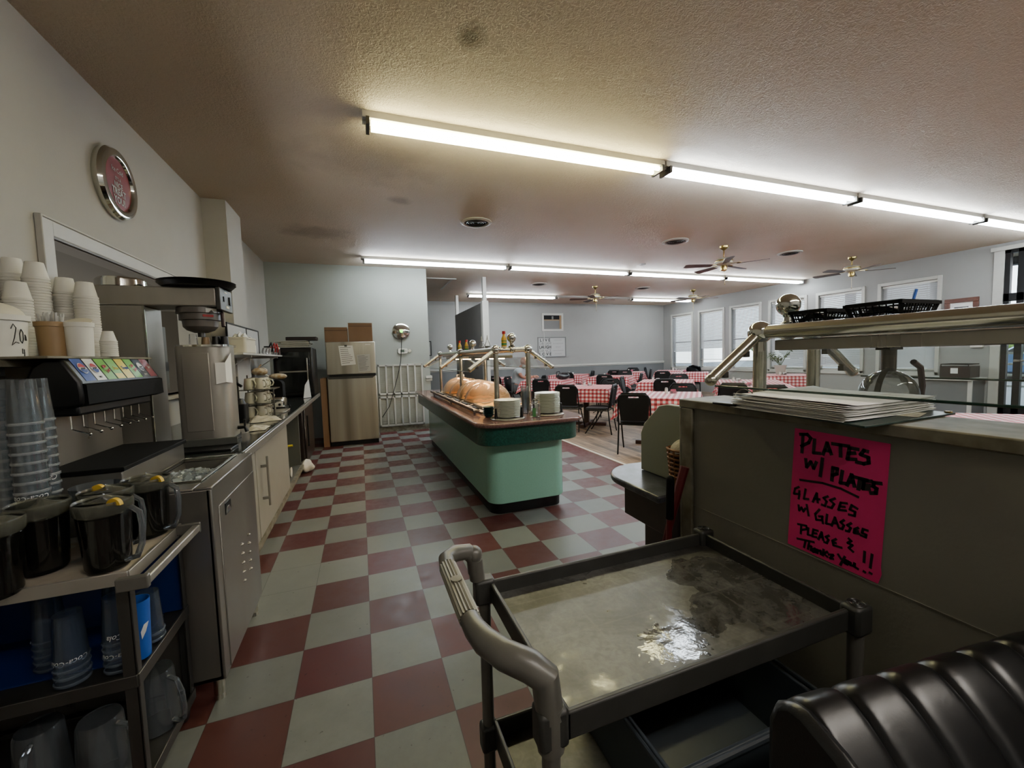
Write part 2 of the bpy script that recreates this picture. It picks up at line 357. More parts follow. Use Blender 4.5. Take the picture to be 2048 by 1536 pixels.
X['dgreen']=laminate('dark_green_laminate','12382F','1F5549',60,.3)
X['mauve']=laminate('mauve_laminate','5A4240','755856',50,.1)
X['slate']=laminate('worn_slate_laminate','1E1F23','4C4F56',8,.28)
X['dbrown']=mat('dark_brown_panel','3A3330',.5,noise=.3,nscale=8)
X['greypanel']=mat('grey_green_panel','858A7B',.5,noise=.08,nscale=3)
X['paper']=mat('white_paper','DEDDD8',.7)
X['paper2']=mat('grey_paper','A9A9A6',.7)
X['domeclear']=glass('clear_dome_plastic','E4E6E4',rough=.06,haze=.14,hazecol='A0A4A0',refl=1.6)
X['ink']=mat('black_ink','12100F',.6)
X['inkg']=mat('grey_ink','6C6C6A',.7)
X['marker']=mat('marker_ink','14040A',.5)
X['pink']=mat('neon_pink_paper','D42A70',.7,noise=.05,nscale=12)
X['card']=mat('cardboard','7F6249',.75,noise=.1,nscale=5)
X['cardd']=mat('cardboard_tape','57402E',.6)
X['red']=mat('red_plastic','9C1414',.35)
X['redd']=mat('dark_red_handle','571015',.45,noise=.2)
X['pinkp']=mat('pink_packets','C65A72',.6)
X['green']=mat('green_plastic','2F6B33',.5)
X['dgrn']=mat('dark_green_binder','22332F',.35)
X['teal']=mat('teal_bowl','14434A',.35)
X['yellow']=mat('yellow_egg','C79A2C',.5,noise=.3,nscale=20)
X['lemon']=mat('lemon','C8A52E',.45,noise=.2,nscale=30)
X['tea']=mat('dark_tea','080405',.08,coat=.3)
X['cream']=mat('cream_ceramic','B5B19C',.25)
X['plate']=mat('plate_ceramic','DDE2CF',.25)
X['blue']=mat('deep_blue_plastic','122458',.4)
X['bluel']=mat('blue_plastic','1E4FA0',.4)
X['tan']=mat('tan_tub','8D7350',.45)
X['wood']=mat('dark_walnut','3B2119',.4,noise=.3,nscale=9,stretch=(1,8,1))
X['blade']=mat('fan_blade_wood','4A2E26',.45,noise=.3,nscale=9)
X['skin']=mat('skin','A06A55',.5,noise=.1,nscale=12)
X['shirt']=mat('grey_shirt','A0A5A8',.85,noise=.12,nscale=25)
X['pants']=mat('grey_trousers','4F5052',.85,noise=.2,nscale=20)
X['beard']=mat('grey_hair','A9A29A',.8,noise=.3,nscale=60)
X['towel']=mat('white_towel','BDB7A6',.9,noise=.1,nscale=30,bump=.3,bscale=80)
X['napkin']=mat('paper_mat','A89E8E',.9,noise=.25,nscale=14)
X['wicker']=mat('wicker','8A5B35',.6,noise=.4,nscale=60)
X['bread']=mat('bread_bag','8A6A3A',.5,noise=.6,nscale=25,col2='C0B8A6')
X['glass']=glass('clear_glass',refl=.8,haze=.02)
X['pane']=glass('window_glass','F4FAFA',haze=.01,refl=.5)
X['guard']=glass('guard_glass','EEF2EE',haze=.03,hazecol='C8CCC0',refl=.4)
X['gedge']=mat('glass_edge_green','0A2A22',.2)
X['plas']=glass('clear_tumbler_plastic','F2F5F7',rough=.1,haze=.05,hazecol='D8E0E6',refl=1.3)
X['rimp']=glass('tumbler_rim_plastic','F2F5F7',rough=.1,haze=.26,hazecol='E4EAEE',refl=1.5)
X['rimb']=glass('blue_rim_plastic','C4D2E2',rough=.1,haze=.2,hazecol='A4B4C8',refl=1.4)
X['bins']=mat('ice_bin_steel','827E77',.32,.75,noise=.25,nscale=4,stretch=(1,1,.15),nrough=.07)
X['jug']=glass('clear_jug_plastic','E4E4DE',rough=.08,haze=.015,hazecol='A8A89C',refl=1.0)
X['funnel']=mat('funnel_plastic','57514B',.4)
X['plas2']=glass('blue_lit_tumbler','C4D2E2',rough=.12,haze=.10,hazecol='8A9CB4',refl=1.2)
X['lid']=glass('cloudy_lid_plastic','CFCFC4',rough=.2,haze=.22,hazecol='8E8E80')
X['dome']=glass('amber_dome','F8E8D4',rough=.12,haze=.26,hazecol='E2C7A0',refl=.8)
X['straw']=mat('wrapped_straw','B8B8B4',.5)
X['blind']=translucent('white_blind_slat','B9B9BA',.22)
X['ice']=glass('ice_cubes','E8F0F0',rough=.08,haze=.3,hazecol='DCE4E2',refl=1.4)
X['tubew']=emis('fluorescent_tube_white','EAF6FF',42)
X['tubefill']=emis('added_fill_tube','FFF9F0',34)  # glow for the added fill strips behind the camera
X['tubey']=emis('fluorescent_tube_yellow','FFF8BC',27)
X['heat']=emis('heat_lamp_glow','FFD09A',38)
X['grille']=mat('vent_grille','9E9C8E',.5)
X['filter']=mat('filter_mesh','6F6D60',.8,bump=.5,bscale=30,noise=.2,nscale=30)
X['dark']=mat('dark_void','050505',.9)
X['screen']=mat('lcd_grey','3E4A3E',.3)
X['asph']=mat('asphalt','4C4C4C',.9,noise=.1)
X['hedge']=mat('tree_leaves','5E7A28',.8,noise=.6,nscale=4,bump=.8,bscale=8)
X['porch']=mat('porch_post_brown','1C1615',.6)
X['soffit']=mat('porch_soffit','A59A86',.7)
X['art']=mat('art_print','8E8E8A',.7,noise=.6,nscale=14,col2='30302E')
X['framebrown']=mat('wood_picture_frame','5A2C18',.35,noise=.3,nscale=30)
X['plum']=mat('plum_handle','3A2A30',.5)
X['terr']=mat('pot_white','A8A49A',.6)
X['leaf']=mat('plant_leaf','4A5A3A',.6)
X['fgreen']=emis('green_indicator','7BFF3C',2.2)
X['redplate']=mat('red_print','7C1E1E',.45,noise=.25,nscale=12)
X['magaz']=mat('magazine_edges','9E9C86',.6,noise=.5,nscale=80,stretch=(.1,.1,3),col2='3A3A32')
X['brownap']=mat('dark_brown_appliance','221A17',.3,noise=.3,nscale=3)
X['lblu']=mat('label_blue','12357E',.35); X['lred']=mat('label_red','6B1420',.35); X['lgrn']=mat('label_green','5E9A2C',.35)
X['lgrn2']=mat('label_light_green','6FA94E',.35); X['lyel']=mat('label_yellow','C9B735',.35); X['lgry']=mat('label_pale','A9ABA8',.35); X['lblk']=mat('label_navy','10161F',.35); X['lwht']=mat('label_white','C8C8C4',.35)
# ------------------------------------------------------------------ room
ZC=3.135; XL=-1.46; XR=10.85; YF=11.15; YK=6.67; YN=-3.6; XK=1.31; TS=.3048
# checker floor: one face per tile
me=bpy.data.meshes.new('floor'); vs=[]; fs=[]; cols=[]
def lc(h): return lin(h)
cr=lc('4F2A28'); cg=lc('696C68')
i0,i1=-10,10; j0,j1=-12,37
for i in range(i0,i1):
    for j in range(j0,j1):
        x0,x1=max(XL-3,i*TS),min(3.03,(i+1)*TS)
        if x0>=x1: continue
        y0,y1=j*TS,(j+1)*TS; b=len(vs); vs+= [(x0,y0,0),(x1,y0,0),(x1,y1,0),(x0,y1,0)]; fs.append((b,b+1,b+2,b+3))
        red=(i+j)%2==0
        if (i,j)==(-2,4): red=False
        if i>=9: red=True
        k=random.uniform(.88,1.1); c=cr if red else cg
        if red: c=(c[0]*k,c[1]*random.uniform(.85,1.1),c[2]*random.uniform(.85,1.1),1)
        else: c=(c[0]*k,c[1]*k,c[2]*k,1)
        cols.append(c)
me.from_pydata(vs,[],fs); ca=me.color_attributes.new('tint','FLOAT_COLOR','CORNER')
for p,c in zip(me.polygons,cols):
    for li in p.loop_indices: ca.data[li].color=c
me.materials.append(X['floor']); o=bpy.data.objects.new('floor',me); link(o); o['kind']='structure'
struct('floor_wood', M().box(3.06,XR,YN,YF,-.05,.002), X['plank'], smooth=0)
struct('trim_1', M().box(3.02,3.06,YN,YF,0,.008), X['white'], smooth=0)
struct('ceiling', M().box(XL-.1,XR+.1,YN,YF+.1,ZC,ZC+.1), X['ceil'], smooth=0)
# left wall with serving hatch
w=M(); wx0,wx1=XL-.12,XL
oy0,oy1,oz0,oz1=1.33,3.25,1.15,2.08
w.box(wx0,wx1,YN,oy0,0,ZC).box(wx0,wx1,oy1,YK+.1,0,ZC).box(wx0,wx1,oy0,oy1,0,oz0).box(wx0,wx1,oy0,oy1,oz1,ZC)
struct('wall_left',w,X['wall3'],smooth=0)
struct('wall_pilaster',M().box(XL,-1.24,3.72,4.3,0,ZC),X['wall3'],smooth=0)
t=M(); f=.075
t.box(XL-.125,XL+.025,oy0-f,oy0+.004,oz0,oz1+f).box(XL-.125,XL+.025,oy1-.004,oy1+f,oz0,oz1+f).box(XL-.125,XL+.025,oy0,oy1,oz1-.004,oz1+f).box(XL-.13,XL+.06,oy0-f,oy1+f,oz0-.03,oz0)
t.box(XL+.0,XL+.03,oy0-f-.012,oy0-f,oz0,oz1+f+.012).box(XL,XL+.03,oy0-f,oy1+f,oz1+f,oz1+f+.012)
struct('trim_2',t,X['trim'],bev=.004)
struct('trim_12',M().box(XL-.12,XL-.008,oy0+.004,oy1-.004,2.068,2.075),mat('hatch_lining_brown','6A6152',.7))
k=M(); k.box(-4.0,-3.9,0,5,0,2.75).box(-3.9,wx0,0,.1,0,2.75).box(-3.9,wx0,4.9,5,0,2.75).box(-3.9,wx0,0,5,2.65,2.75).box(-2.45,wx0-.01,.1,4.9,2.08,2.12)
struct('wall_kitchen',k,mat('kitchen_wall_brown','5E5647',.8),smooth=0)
struct('wall_back',M().box(XL-.1,XK,YK,YK+.12,0,ZC),X['wall'],smooth=0)
struct('wall_alcove',M().box(XK-.12,XK,YK+.12,YF,0,ZC),X['wall2'],smooth=0)
struct('trim_3',M().box(XK-.09,XK+.03,YK-.035,YK,1.0,1.05).box(XK-.09,XK+.03,YK-.022,YK,.95,.985).box(XK-.0,XK+.03,YK,YK+.6,.95,1.05),X['trim'],bev=.004)
struct('wall_far',M().box(XK-.12,XR+.1,YF,YF+.12,1.0,ZC),X['wall2'],smooth=0)
struct('wall_far_wainscot',M().box(XK-.12,XR+.1,YF-.005,YF+.12,0,1.0),X['wain'],smooth=0)
struct('trim_4',M().box(XK,XR,YF-.035,YF,.995,1.05).box(XK,XR,YF-.02,YF,.965,.985),X['trim'],bev=.004)
struct('baseboard_back',M().box(.3,XK,YK-.015,YK,0,.1),X['trimdirty'])
struct('wall_near',M().box(XL-.1,XR+.1,YN-.1,YN,0,ZC),X['wall2'],smooth=0)
# right wall
WC=[3.745,5.06,6.345,7.635,8.9,10.2]; hw=.47; wz0,wz1=.82,2.67
dy0,dy1=.95,2.38
r=M(); ys=[YN]+[dy0]; a0,a1=XR,XR+.14
r.box(a0,a1,YN,dy0,0,ZC).box(a0,a1,dy0,dy1,3.0,ZC)
prev=dy1
for c in WC:
    r.box(a0,a1,prev,c-hw,0,ZC); r.box(a0,a1,c-hw,c+hw,0,wz0).box(a0,a1,c-hw,c+hw,wz1,ZC); prev=c+hw
r.box(a0,a1,prev,YF+.1,0,ZC)
struct('wall_right',r,X['wall2'],smooth=0)
for n,c in enumerate(WC):
    f=M(); q=.065
    for (y0,y1,z0,z1) in ((c-hw-q,c-hw,wz0-q,wz1+q),(c+hw,c+hw+q,wz0-q,wz1+q),(c-hw,c+hw,wz1,wz1+q),(c-hw-q,c+hw+q,wz0-q-.02,wz0)):
        f.box(XR-.03,XR+.02,y0,y1,z0,z1)
    wo=struct('window_%d'%(n+1),f,X['trim'],bev=.004)
    part('pane',M().box(XR+.11,XR+.115,c-hw,c+hw,wz0,wz1),X['pane'],wo,smooth=0)
    bars=M().box(XR+.1,XR+.125,c-hw,c+hw,1.70,1.75).box(XR+.1,XR+.125,c-hw,c-hw+.04,wz0,wz1).box(XR+.1,XR+.125,c+hw-.04,c+hw,wz0,wz1).box(XR+.1,XR+.125,c-hw,c+hw,wz0,wz0+.04)
    part('sash',bars,X['white'],wo)
    bl=thing('window_blind',['white slatted blind, nearly closed, on window nearest the entrance door','white slatted blind on second window from the entrance door','white slatted blind on third window from the door, behind chrome finial','white slatted blind on fourth window from the entrance door','white slatted blind, second window from the far corner','narrow white slatted blind on window beside the far corner'][n],'blind',(XR+.04,c,wz1))
    part('headrail',M().box(-.025,.03,-hw+.01,hw-.01,-.05,-.005),X['white'],bl)
    bot=[.06,.10,.06,.24,.28,.16][n]; tilt=math.radians([66,58,52,50,52,50][n])
    zz=-.075; s=M(); H=wz1-wz0-bot
    while zz>-H:
        tl=math.radians(8) if (zz<-H*.78 and n in(3,4,5)) else tilt
        dx=.024*math.cos(tl); dz=.024*math.sin(tl)
        s.add([(-dx,-hw+.015,zz-dz),(-dx,hw-.015,zz-dz),(dx,hw-.015,zz+dz),(dx,-hw+.015,zz+dz)],[(0,1,2,3)]); zz-=.043
    part('slats',s,X['blind'],bl,smooth=0)
    part('bottom_rail',M().box(-.022,.022,-hw+.012,hw-.012,zz-.01,zz+.012),X['white'],bl)
    c3=M()
    for yy in (-.3,.3): c3.tube([(-.026,yy,-.05),(-.026,yy,zz)],.0015,4)
    part('lift_cords',c3,X['white'],bl)
# entrance door
d=M(); dz1=3.0
d.box(XR-.02,XR+.06,dy1-.075,dy1-.005,0,dz1).box(XR-.02,XR+.06,dy1-.25,dy1-.16,0,dz1).box(XR-.02,XR+.06,dy0+.005,dy0+.12,0,dz1).box(XR-.02,XR+.06,dy0,dy1,2.1,2.24).box(XR-.02,XR+.06,dy0,dy1,dz1-.06,dz1).box(XR-.02,XR+.06,dy0,dy1,0,.24)
do=struct('door_1',d,X['black'],bev=.004)
part('pane',M().box(XR+.02,XR+.026,dy0+.1,dy1-.1,.2,dz1-.05),X['pane'],do,smooth=0)
part('push_bar',M().tube([(XR-.07,dy0+.15,1.05),(XR-.07,dy1-.2,1.05)],.016,10).box(XR-.07,XR-.02,dy1-.21,dy1-.18,1.03,1.07),X['steel'],do)
struct('trim_5',M().box(XR-.03,XR+.02,dy1,dy1+.13,0,dz1+.02).box(XR-.05,XR+.03,dy0-.2,dy1+.17,dz1+.0,dz1+.075).box(XR-.03,XR+.02,dy0-.13,dy0,0,dz1+.02),X['trim'],bev=.004)
# ledge with worktop beneath window one
lg=struct('wall_ledge',M().box(10.34,XR,2.56,3.2,0,.70),X['wain'],smooth=0)
struct('trim_6',M().box(10.28,XR,2.52,3.24,.70,.745).box(10.32,10.345,2.52,2.58,0,.70),X['trim'],bev=.003)
# outside
struct('ground_outside',M().box(XR+.14,70,-40,40,-.2,-.12),X['asph'],smooth=0)
po=thing('porch_canopy','brown posted porch roof outside the glass entrance door','porch',(12.4,1.5,0))
part('soffit',M().box(-1.3,1.4,-4,6,3.1,3.25),X['soffit'],po,smooth=0)
for y in (.42,-.55,-2.2,2.6,4.4): part('post',M().box(.2,.36,y-.09,y+.09,-.12,3.1),X['porch'],po)
part('beam',M().box(.15,.4,-4,6,2.95,3.1),X['porch'],po,smooth=0)
rl=M()
for z in (.35,.6,.85,1.1): rl.box(13.9,13.95,-3,6,z,z+.05)
for y in range(-3,7): rl.box(13.88,13.97,y,y+.06,-.12,1.15)
single('ranch_railing',rl,X['white'],'white rail fence outside beyond the porch posts','fence')
tr=M()
for i in range(26):
    tr.sphere((46+random.uniform(-1,3),-30+i*2.6,.9+random.uniform(0,1.4)),random.uniform(1.2,1.9),9,6)
single('roadside_trees',tr,X['hedge'],'yellow green trees across the road seen through door glass','trees',kind='stuff')
def car(loc,rz,label,mt):
    t=thing('parked_car',label,'car',loc,rz,'parked cars outside')
    p=[(-2.1,.3),(-2.1,.75),(-1.9,.95),(-1.3,1.0),(-.8,1.42),(.7,1.45),(1.35,1.02),(2.0,.9),(2.15,.7),(2.15,.3)]
    part('body',M().prismy(p,-.85,.85),mt,t,bev=.06)
    part('windows',M().prismy([(-1.2,1.02),(-.78,1.38),(.66,1.4),(1.2,1.03)],-.86,.86),X['brownap'],t)
    for x in(-1.3,1.35):
        for y in(-.86,.72):
            part('wheel',M().tube([(x,y,.2),(x,y+.14,.2)],.32,16),X['black'],t)
car((20,-.1,-.1),1.45,'pale car parked outside past the railing',mat('car_silver','9FA6AC',.3,.4))
car((24,5.6,-.1),1.6,'blue car parked outside beyond the windows',mat('car_blue','3A506E',.3,.3))
# ------------------------------------------------------------------ ceiling things
nlab={}
def fixture(x0,x1,y,label,lit,grp='ceiling fluorescent fixtures'):
    t=thing('fluorescent_fixture',label,'ceiling light',((x0+x1)/2,y,ZC),0,grp); h=(x1-x0)/2
    part('housing',M().box(-h,h,-.055,.055,-.05,0).box(-h,h,-.02,.02,-.062,-.05),X['trim'],t,bev=.003)
    for s in(-1,1):
        if lit: part('tube',M().tube([(-h+.06,s*.042,-.078),(h-.06,s*.042,-.078)],.019,8),lit,t)
        part('end_socket',M().box(s*(h-.035)-.012,s*(h-.035)+.012,-.075,.075,-.105,-.05),X['white'] if not lit else X['steeld'],t)
    return t
R1=[(.12,2.73),(2.75,5.45),(5.47,8.12),(8.14,10.78)]
n1=['yellowish double tube strip light, nearest row, nearest its left end','white double tube strip light joined after the yellow one, nearest row','third strip light of the nearest ceiling row','last strip light of the nearest row, above the entrance door']
for i,(a,b) in enumerate(R1): fixture(a,b,1.67,n1[i],X['tubey'] if i==0 else X['tubew'])
n2=['first strip light of the middle row, above the end of buffet','second strip light of the middle ceiling row','third strip light of the middle row, behind the near fan','last strip light of the middle row, by the window wall']
for i,(a,b) in enumerate(R1): fixture(a,b,5.92,n2[i],X['tubew'])
fixture(2.83,5.5,9.47,'strip light of the far row behind the divider post',X['tubew'])
fixture(5.52,8.12,9.47,'unlit strip light housing of the far row behind a fan',None)
fixture(8.15,10.55,9.47,'lit strip light at the window end of the far row',X['tubew'])
fixture(.12,2.73,-2.58,'added dim fill strip on the ceiling behind the viewer, kitchen side',X['tubefill'])  # added out of view: pair of fill strips brightening foreground and ceiling
fixture(2.75,5.45,-2.58,'added dim fill strip on the ceiling behind the viewer, window side',X['tubefill'])  # second added fill strip, also unseen
def vent(x,y,label):
    t=thing('ceiling_vent',label,'ceiling vent',(x,y,ZC),0,'round ceiling air vents')
    part('rim',M().shell([(.2,0),(.2,-.012),(.165,-.022),(.15,-.01),(.15,0)],28),X['trim'],t)
    for i,rr in enumerate((.14,.11,.08,.05)):
        part('ring',M().shell([(rr,-.004),(rr-.012,-.02),(rr-.02,-.018),(rr-.012,-.003)],24),X['steeld'],t)
    part('duct',M().lathe([(.001,-.003),(.15,-.003)],24),X['dark'],t)
for a in ((1.52,3.73,'round ceiling vent nearest the kitchen side'),(4.81,3.8,'round ceiling vent left of the near ceiling fan'),(7.53,3.9,'round ceiling vent between the two near fans'),(4.21,7.77,'small round vent left of the far middle fan'),(7.3,7.8,'small round vent right of the far middle fan')): vent(*a)
def fan(x,y,rz,label,drop=.2):
    t=thing('ceiling_fan',label,'ceiling fan',(x,y,ZC),rz,'brass ceiling fans')
    part('canopy',M().lathe([(.075,0),(.07,-.03),(.03,-.06),(.012,-.07)],20),X['brass'],t)
    part('downrod',M().tube([(0,0,-.05),(0,0,-drop)],.012,10),X['brass'],t)
    z=-drop
    part('motor',M().lathe([(.03,z+.01),(.10,z),(.135,z-.03),(.135,z-.09),(.10,z-.11),(.05,z-.12)],28),X['cream'],t)
    part('motor_band',M().shell([(.137,z-.035),(.139,z-.04),(.139,z-.055),(.137,z-.06)],28),X['brass'],t)
    part('switch_housing',M().lathe([(.05,z-.12),(.055,z-.16),(.05,z-.2),(.02,z-.215)],20),X['brass'],t)
    for i in range(5):
        a=2*PI*i/5
        b=part('blade',M().push(rz=a).push(loc=(0,0,z-.115),rx=math.radians(10)).prism([(.2,-.05),(.62,-.07),(.66,-.05),(.66,.05),(.62,.07),(.2,.05)],-.004,.004),X['blade'],t)
        part('blade_iron',M().push(rz=a).push(loc=(0,0,z-.10)).prism([(.09,-.02),(.23,-.035),(.26,0),(.23,.035),(.09,.02)],-.006,.0),X['brass'],b)
    part('pull_chain',M().tube([(.03,0,z-.2),(.03,0,z-.42)],.002,5).sphere((.03,0,z-.43),.008,8,6),X['brass'],t)
fan(5.88,3.85,.25,'near brass ceiling fan over the dining tables')
fan(9.2,3.85,.5,'brass ceiling fan nearest the windows and door',.17)
fan(5.83,7.83,.2,'far brass ceiling fan above the sitting man side')
fan(9.07,7.83,.75,'far brass ceiling fan against the window wall',.14)
struct('trim_7',M().box(1.45,2.1,7.5,7.54,ZC-.02,ZC).box(2.0,2.04,7.54,8.9,ZC-.02,ZC),X['trim'])
single('smoke_detector',M().lathe([(.06,0),(.055,-.025),(.02,-.035),(.001,-.035)],20),X['trim'],'small white detector on ceiling beside middle light row','detector',loc=(5.35,5.3,ZC))
# divider partition
w=M(); w.prismx([(7.3,0),(10.1,0),(10.1,2.6),(7.3,2.6)],2.62,2.7); struct('wall_partition',w,X['part'],smooth=0)
struct('trim_8',M().box(2.58,2.72,7.18,7.31,0,2.62).box(2.61,2.69,7.2,7.29,2.62,ZC),X['trim'],bev=.003)
struct('trim_9',M().box(2.61,2.69,9.9,9.98,2.6,ZC),X['trim'],bev=.003)
# back wall stuff
t=thing('return_air_grille','white two panel return air grille low on wall beside fridge','grille',(.74,YK,0))
for k,(z0,z1) in enumerate(((.72,1.30),(.11,.69))):
    g=M().box(-.42,.42,-.03,-.0,z0,z0+.035).box(-.42,.42,-.03,0,z1-.035,z1)
    for i in range(7):
        x=-.42+i*(.84-.03)/6; g.box(x,x+.03,-.03,0,z0,z1)
    part('frame',g,X['trim'],t,bev=.002)
    s=M(); z=z0+.05
    while z<z1-.04: s.add([(-.4,-.02,z),(.4,-.02,z),(.4,-.004,z+.014),(-.4,-.004,z+.014)],[(0,1,2,3)]); z+=.018
    part('louvres',s,X['grille'],t,smooth=0)
    part('filter',M().box(-.4,.4,-.004,-.001,z0+.02,z1-.02),X['filter'],t,smooth=0)
t=thing('insect_trap','round silver wall disc lamp with glowing green centre','wall lamp',(.785,YK,1.93))
b=M().push(rx=PI/2).lathe([(.165,0),(.16,.03),(.12,.055),(.03,.07),(.001,.07)],36); part('disc',b,X['chrome'],t)
part('indicator',M().push(rx=PI/2).lathe([(.03,.07),(.026,.082),(.001,.084)],20),X['fgreen'],t)
single('power_cord',M().tube([(.785,YK-.06,1.79),(.775,YK-.035,1.6),(.75,YK-.035,1.35),(.70,YK-.04,1.14),(.6,YK-.04,.8),(.5,YK-.05,.5),(.36,YK-.07,.3)],.006,8),X['black'],'thin black cord hanging from silver disc over the grille','cord')
t=thing('thermostat','small white thermostat with grey screen under silver disc','thermostat',(.80,YK,1.55))
part('case',M().prismy(rrect(-.09,.09,-.05,.05,.03),-.03,0),X['white'],t,bev=.004)
part('screen',M().box(-.045,.03,-.032,-.03,-.025,.028),X['screen'],t); part('button',M().box(.045,.06,-.034,-.03,-.01,.01),X['inkg'],t)
part('knob',M().push(loc=(.13,0,0),rx=PI/2).lathe([(.03,0),(.03,.02),(.001,.022)],14),X['foam2'],t)
# far wall items
t=thing('wall_window','small white framed transom window high on far wall','window',(6.2,YF,2.5)); 
part('frame',M().box(-.4,.4,-.03,0,.23,.3).box(-.4,.4,-.03,0,-.3,-.23).box(-.4,-.33,-.03,0,-.23,.23).box(.33,.4,-.03,0,-.23,.23),X['trim'],t,bev=.003)
part('sash',M().box(-.33,.33,-.012,0,.06,.09).box(.26,.33,-.02,0,-.23,.23),X['tan'],t)
part('glass',M().box(-.33,.27,-.008,-.004,-.23,.06),X['inkg'],t); part('upper_glass',M().box(-.33,.27,-.008,-.004,.09,.23),X['dark'],t)
part('latch',M().box(-.03,.03,-.025,-.01,.1,.2),X['inkg'],t)
single('pull_cord',M().tube([(5.86,YF-.03,2.25),(5.88,YF-.03,1.2),(5.89,YF-.03,.9)],.006,6),X['white'],'thin white cord hanging below the small far window','cord')
t=thing('wall_sign','framed white word art sign reading live dream laugh dance love','sign',(6.16,YF,1.66))
part('frame',M().box(-.53,.53,-.03,0,.31,.345).box(-.53,.53,-.03,0,-.345,-.31).box(-.53,-.5,-.03,0,-.31,.31).box(.5,.53,-.03,0,-.31,.31),X['inkg'],t,bev=.003)
part('panel',M().box(-.5,.5,-.012,0,-.31,.31),X['paper2'],t)
for i,(s,b,sx) in enumerate((('L I V E',.006,1.05),('DREAM',0,1.0),('LAUGH',.008,.98),('DANCE',0,.98),('L O V E',.008,1.0))):
    text('lettering',s,.138,X['ink'] if b else X['inkg'],t,frame((-.255,-.014,.235-i*.118),(1,0,0),(0,0,1)),off=b*.5,sx=sx)
for i,s in enumerate(('IT WITH ALL YOUR HEART','UNTIL YOUR DREAMS COME TRUE','WHEN YOU CAN','AS THOUGH NO ONE IS WATCHING','LIKE YOU NEVER HURT')):
    text('small_lettering',s,.034,X['inkg'],t,frame((.23,-.014,.235-i*.118),(1,0,0),(0,0,1)),sx=.72)
t=thing('picture_frame','black framed picture at far wall corner past the grille wall','picture',(1.88,YF,1.7))
part('frame',M().box(-.2,.2,-.03,0,.2,.225).box(-.2,.2,-.03,0,-.225,-.2).box(-.2,-.175,-.03,0,-.2,.2).box(.175,.2,-.03,0,-.2,.2),X['black'],t); part('print',M().box(-.18,.18,-.01,0,-.2,.2),X['paper2'],t)
single('wall_hook',M().tube([(0,0,0),(.0,-.16,.03),(0.0,-.18,.06)],.012,8),X['black'],'small black hook high on the alcove side wall','hook',loc=(1.9,YF,2.35))
# right wall items
t=thing('picture_frame','brown wooden framed small print beside the entrance door','picture',(XR,2.92,2.02),-PI/2)
part('frame',M().box(-.24,.24,-.03,0,.14,.22).box(-.24,.24,-.03,0,-.22,-.14).box(-.24,-.16,-.03,0,-.14,.14).box(.16,.24,-.03,0,-.14,.14),X['framebrown'],t,bev=.006)
part('mat_board',M().box(-.16,.16,-.012,0,-.14,.14),X['paper'],t); part('print',M().box(-.1,.1,-.014,-.012,-.07,.06),X['art'],t)
t=thing('alarm_panel','small white wall box between brown picture and door','control box',(XR,2.68,1.38),-PI/2)
part('case',M().box(-.09,.09,-.04,0,-.09,.09),X['white'],t,bev=.01); part('display',M().box(-.04,.04,-.043,-.04,.0,.035),X['screen'],t)
t=thing('black_crate','black wire handled box with white label on the ledge','box',(10.55,2.8,.745))
part('body',M().box(-.17,.17,-.22,.2,0,.22),X['brownap'],t,bev=.01); part('rim',M().tube([(-.17,-.2,.25),(.17,-.2,.25),(.17,.18,.25),(-.17,.18,.25)],.008,6,closed=True).tube([(-.17,.18,.2),(-.17,.18,.25)],.006,6).tube([(-.17,-.2,.2),(-.17,-.2,.25)],.006,6),X['blackm'],t)
part('label_card',M().box(-.176,-.171,-.06,.04,.08,.18),X['paper'],t)
# ------------------------------------------------------------------ buffet island
def guard(t, xl, xr, ys, z0, arms=(1,1), rp=.024, y_end=None, zr=1.45, dx=.25, dz=.175, rail=.026):
    pr=[(rp*1.9,z0),(rp*1.9,z0+.008),(rp*1.1,z0+.02)]
    for y in ys:
        for x in (xl,xr):
            part('post',M().tube([(x,y,z0-0),(x,y,zr-.02)],rp,18).lathe([(rp*2,z0),(rp*1.9,z0+.012),(rp,z0+.02)],20,(x,y,0)),X['satin'],t)
            part('ball_joint',M().sphere((x,y,zr),rp*1.85,20,12),X['chrome'],t)
        part('cross_tube',M().tube([(xl,y,zr),(xr,y,zr)],rp*.9,16).sphere(((xl+xr)/2,y,zr),rp*1.45,18,12),X['satin'],t)
        xm=(xl+xr)/2
        part('finial',M().lathe([(.03,zr+.025),(.032,zr+.034),(.019,zr+.045),(.016,zr+.06),(.021,zr+.07),(.016,zr+.075)],20,(xm,y,0)).sphere((xm,y,zr+.11),.0445,24,16),X['chrome'],t)
        for s,x in ((-1,xl),(1,xr)):
            a=(x+s*.02,y,zr-.015); b=(x+s*dx,y,zr-dz)
            part('arm',M().tube([a,b],rp*.85,16).sphere(b,rp*.95,16,10),X['satin'],t)
            for q in (.25,.72):
                px=a[0]+(b[0]-a[0])*q; pz=a[2]+(b[2]-a[2])*q-.028
                part('clip',M().box(px-.012,px+.012,y-.012,y+.012,pz-.012,pz+.012),X['steeld'],t,bev=.002)
    ye=(min(ys),max(ys)) if y_end is None else y_end
    for x in (xl,xr): part('top_rail',M().tube([(x,ye[0],zr),(x,ye[1],zr)],rail,20),X['satin'],t)
    for s,x in ((-1,xl),(1,xr)):
        a=(x+s*.05,zr-.075); b=(x+s*(dx+.01),zr-dz-.02)
        segs=list(zip(sorted(ys)[:-1],sorted(ys)[1:])) if y_end is None else [ye]
        for y0,y1 in segs:
            part('glass_panel',M().quad((a[0],y0+.03,a[1]),(a[0],y1-.03,a[1]),(b[0],y1-.03,b[1]),(b[0],y0+.03,b[1])),X['guard'],t,smooth=0)
            part('glass_edge',M().tube([(b[0],y0+.03,b[1]),(b[0],y1-.03,b[1])],.0035,6),X['gedge'],t)
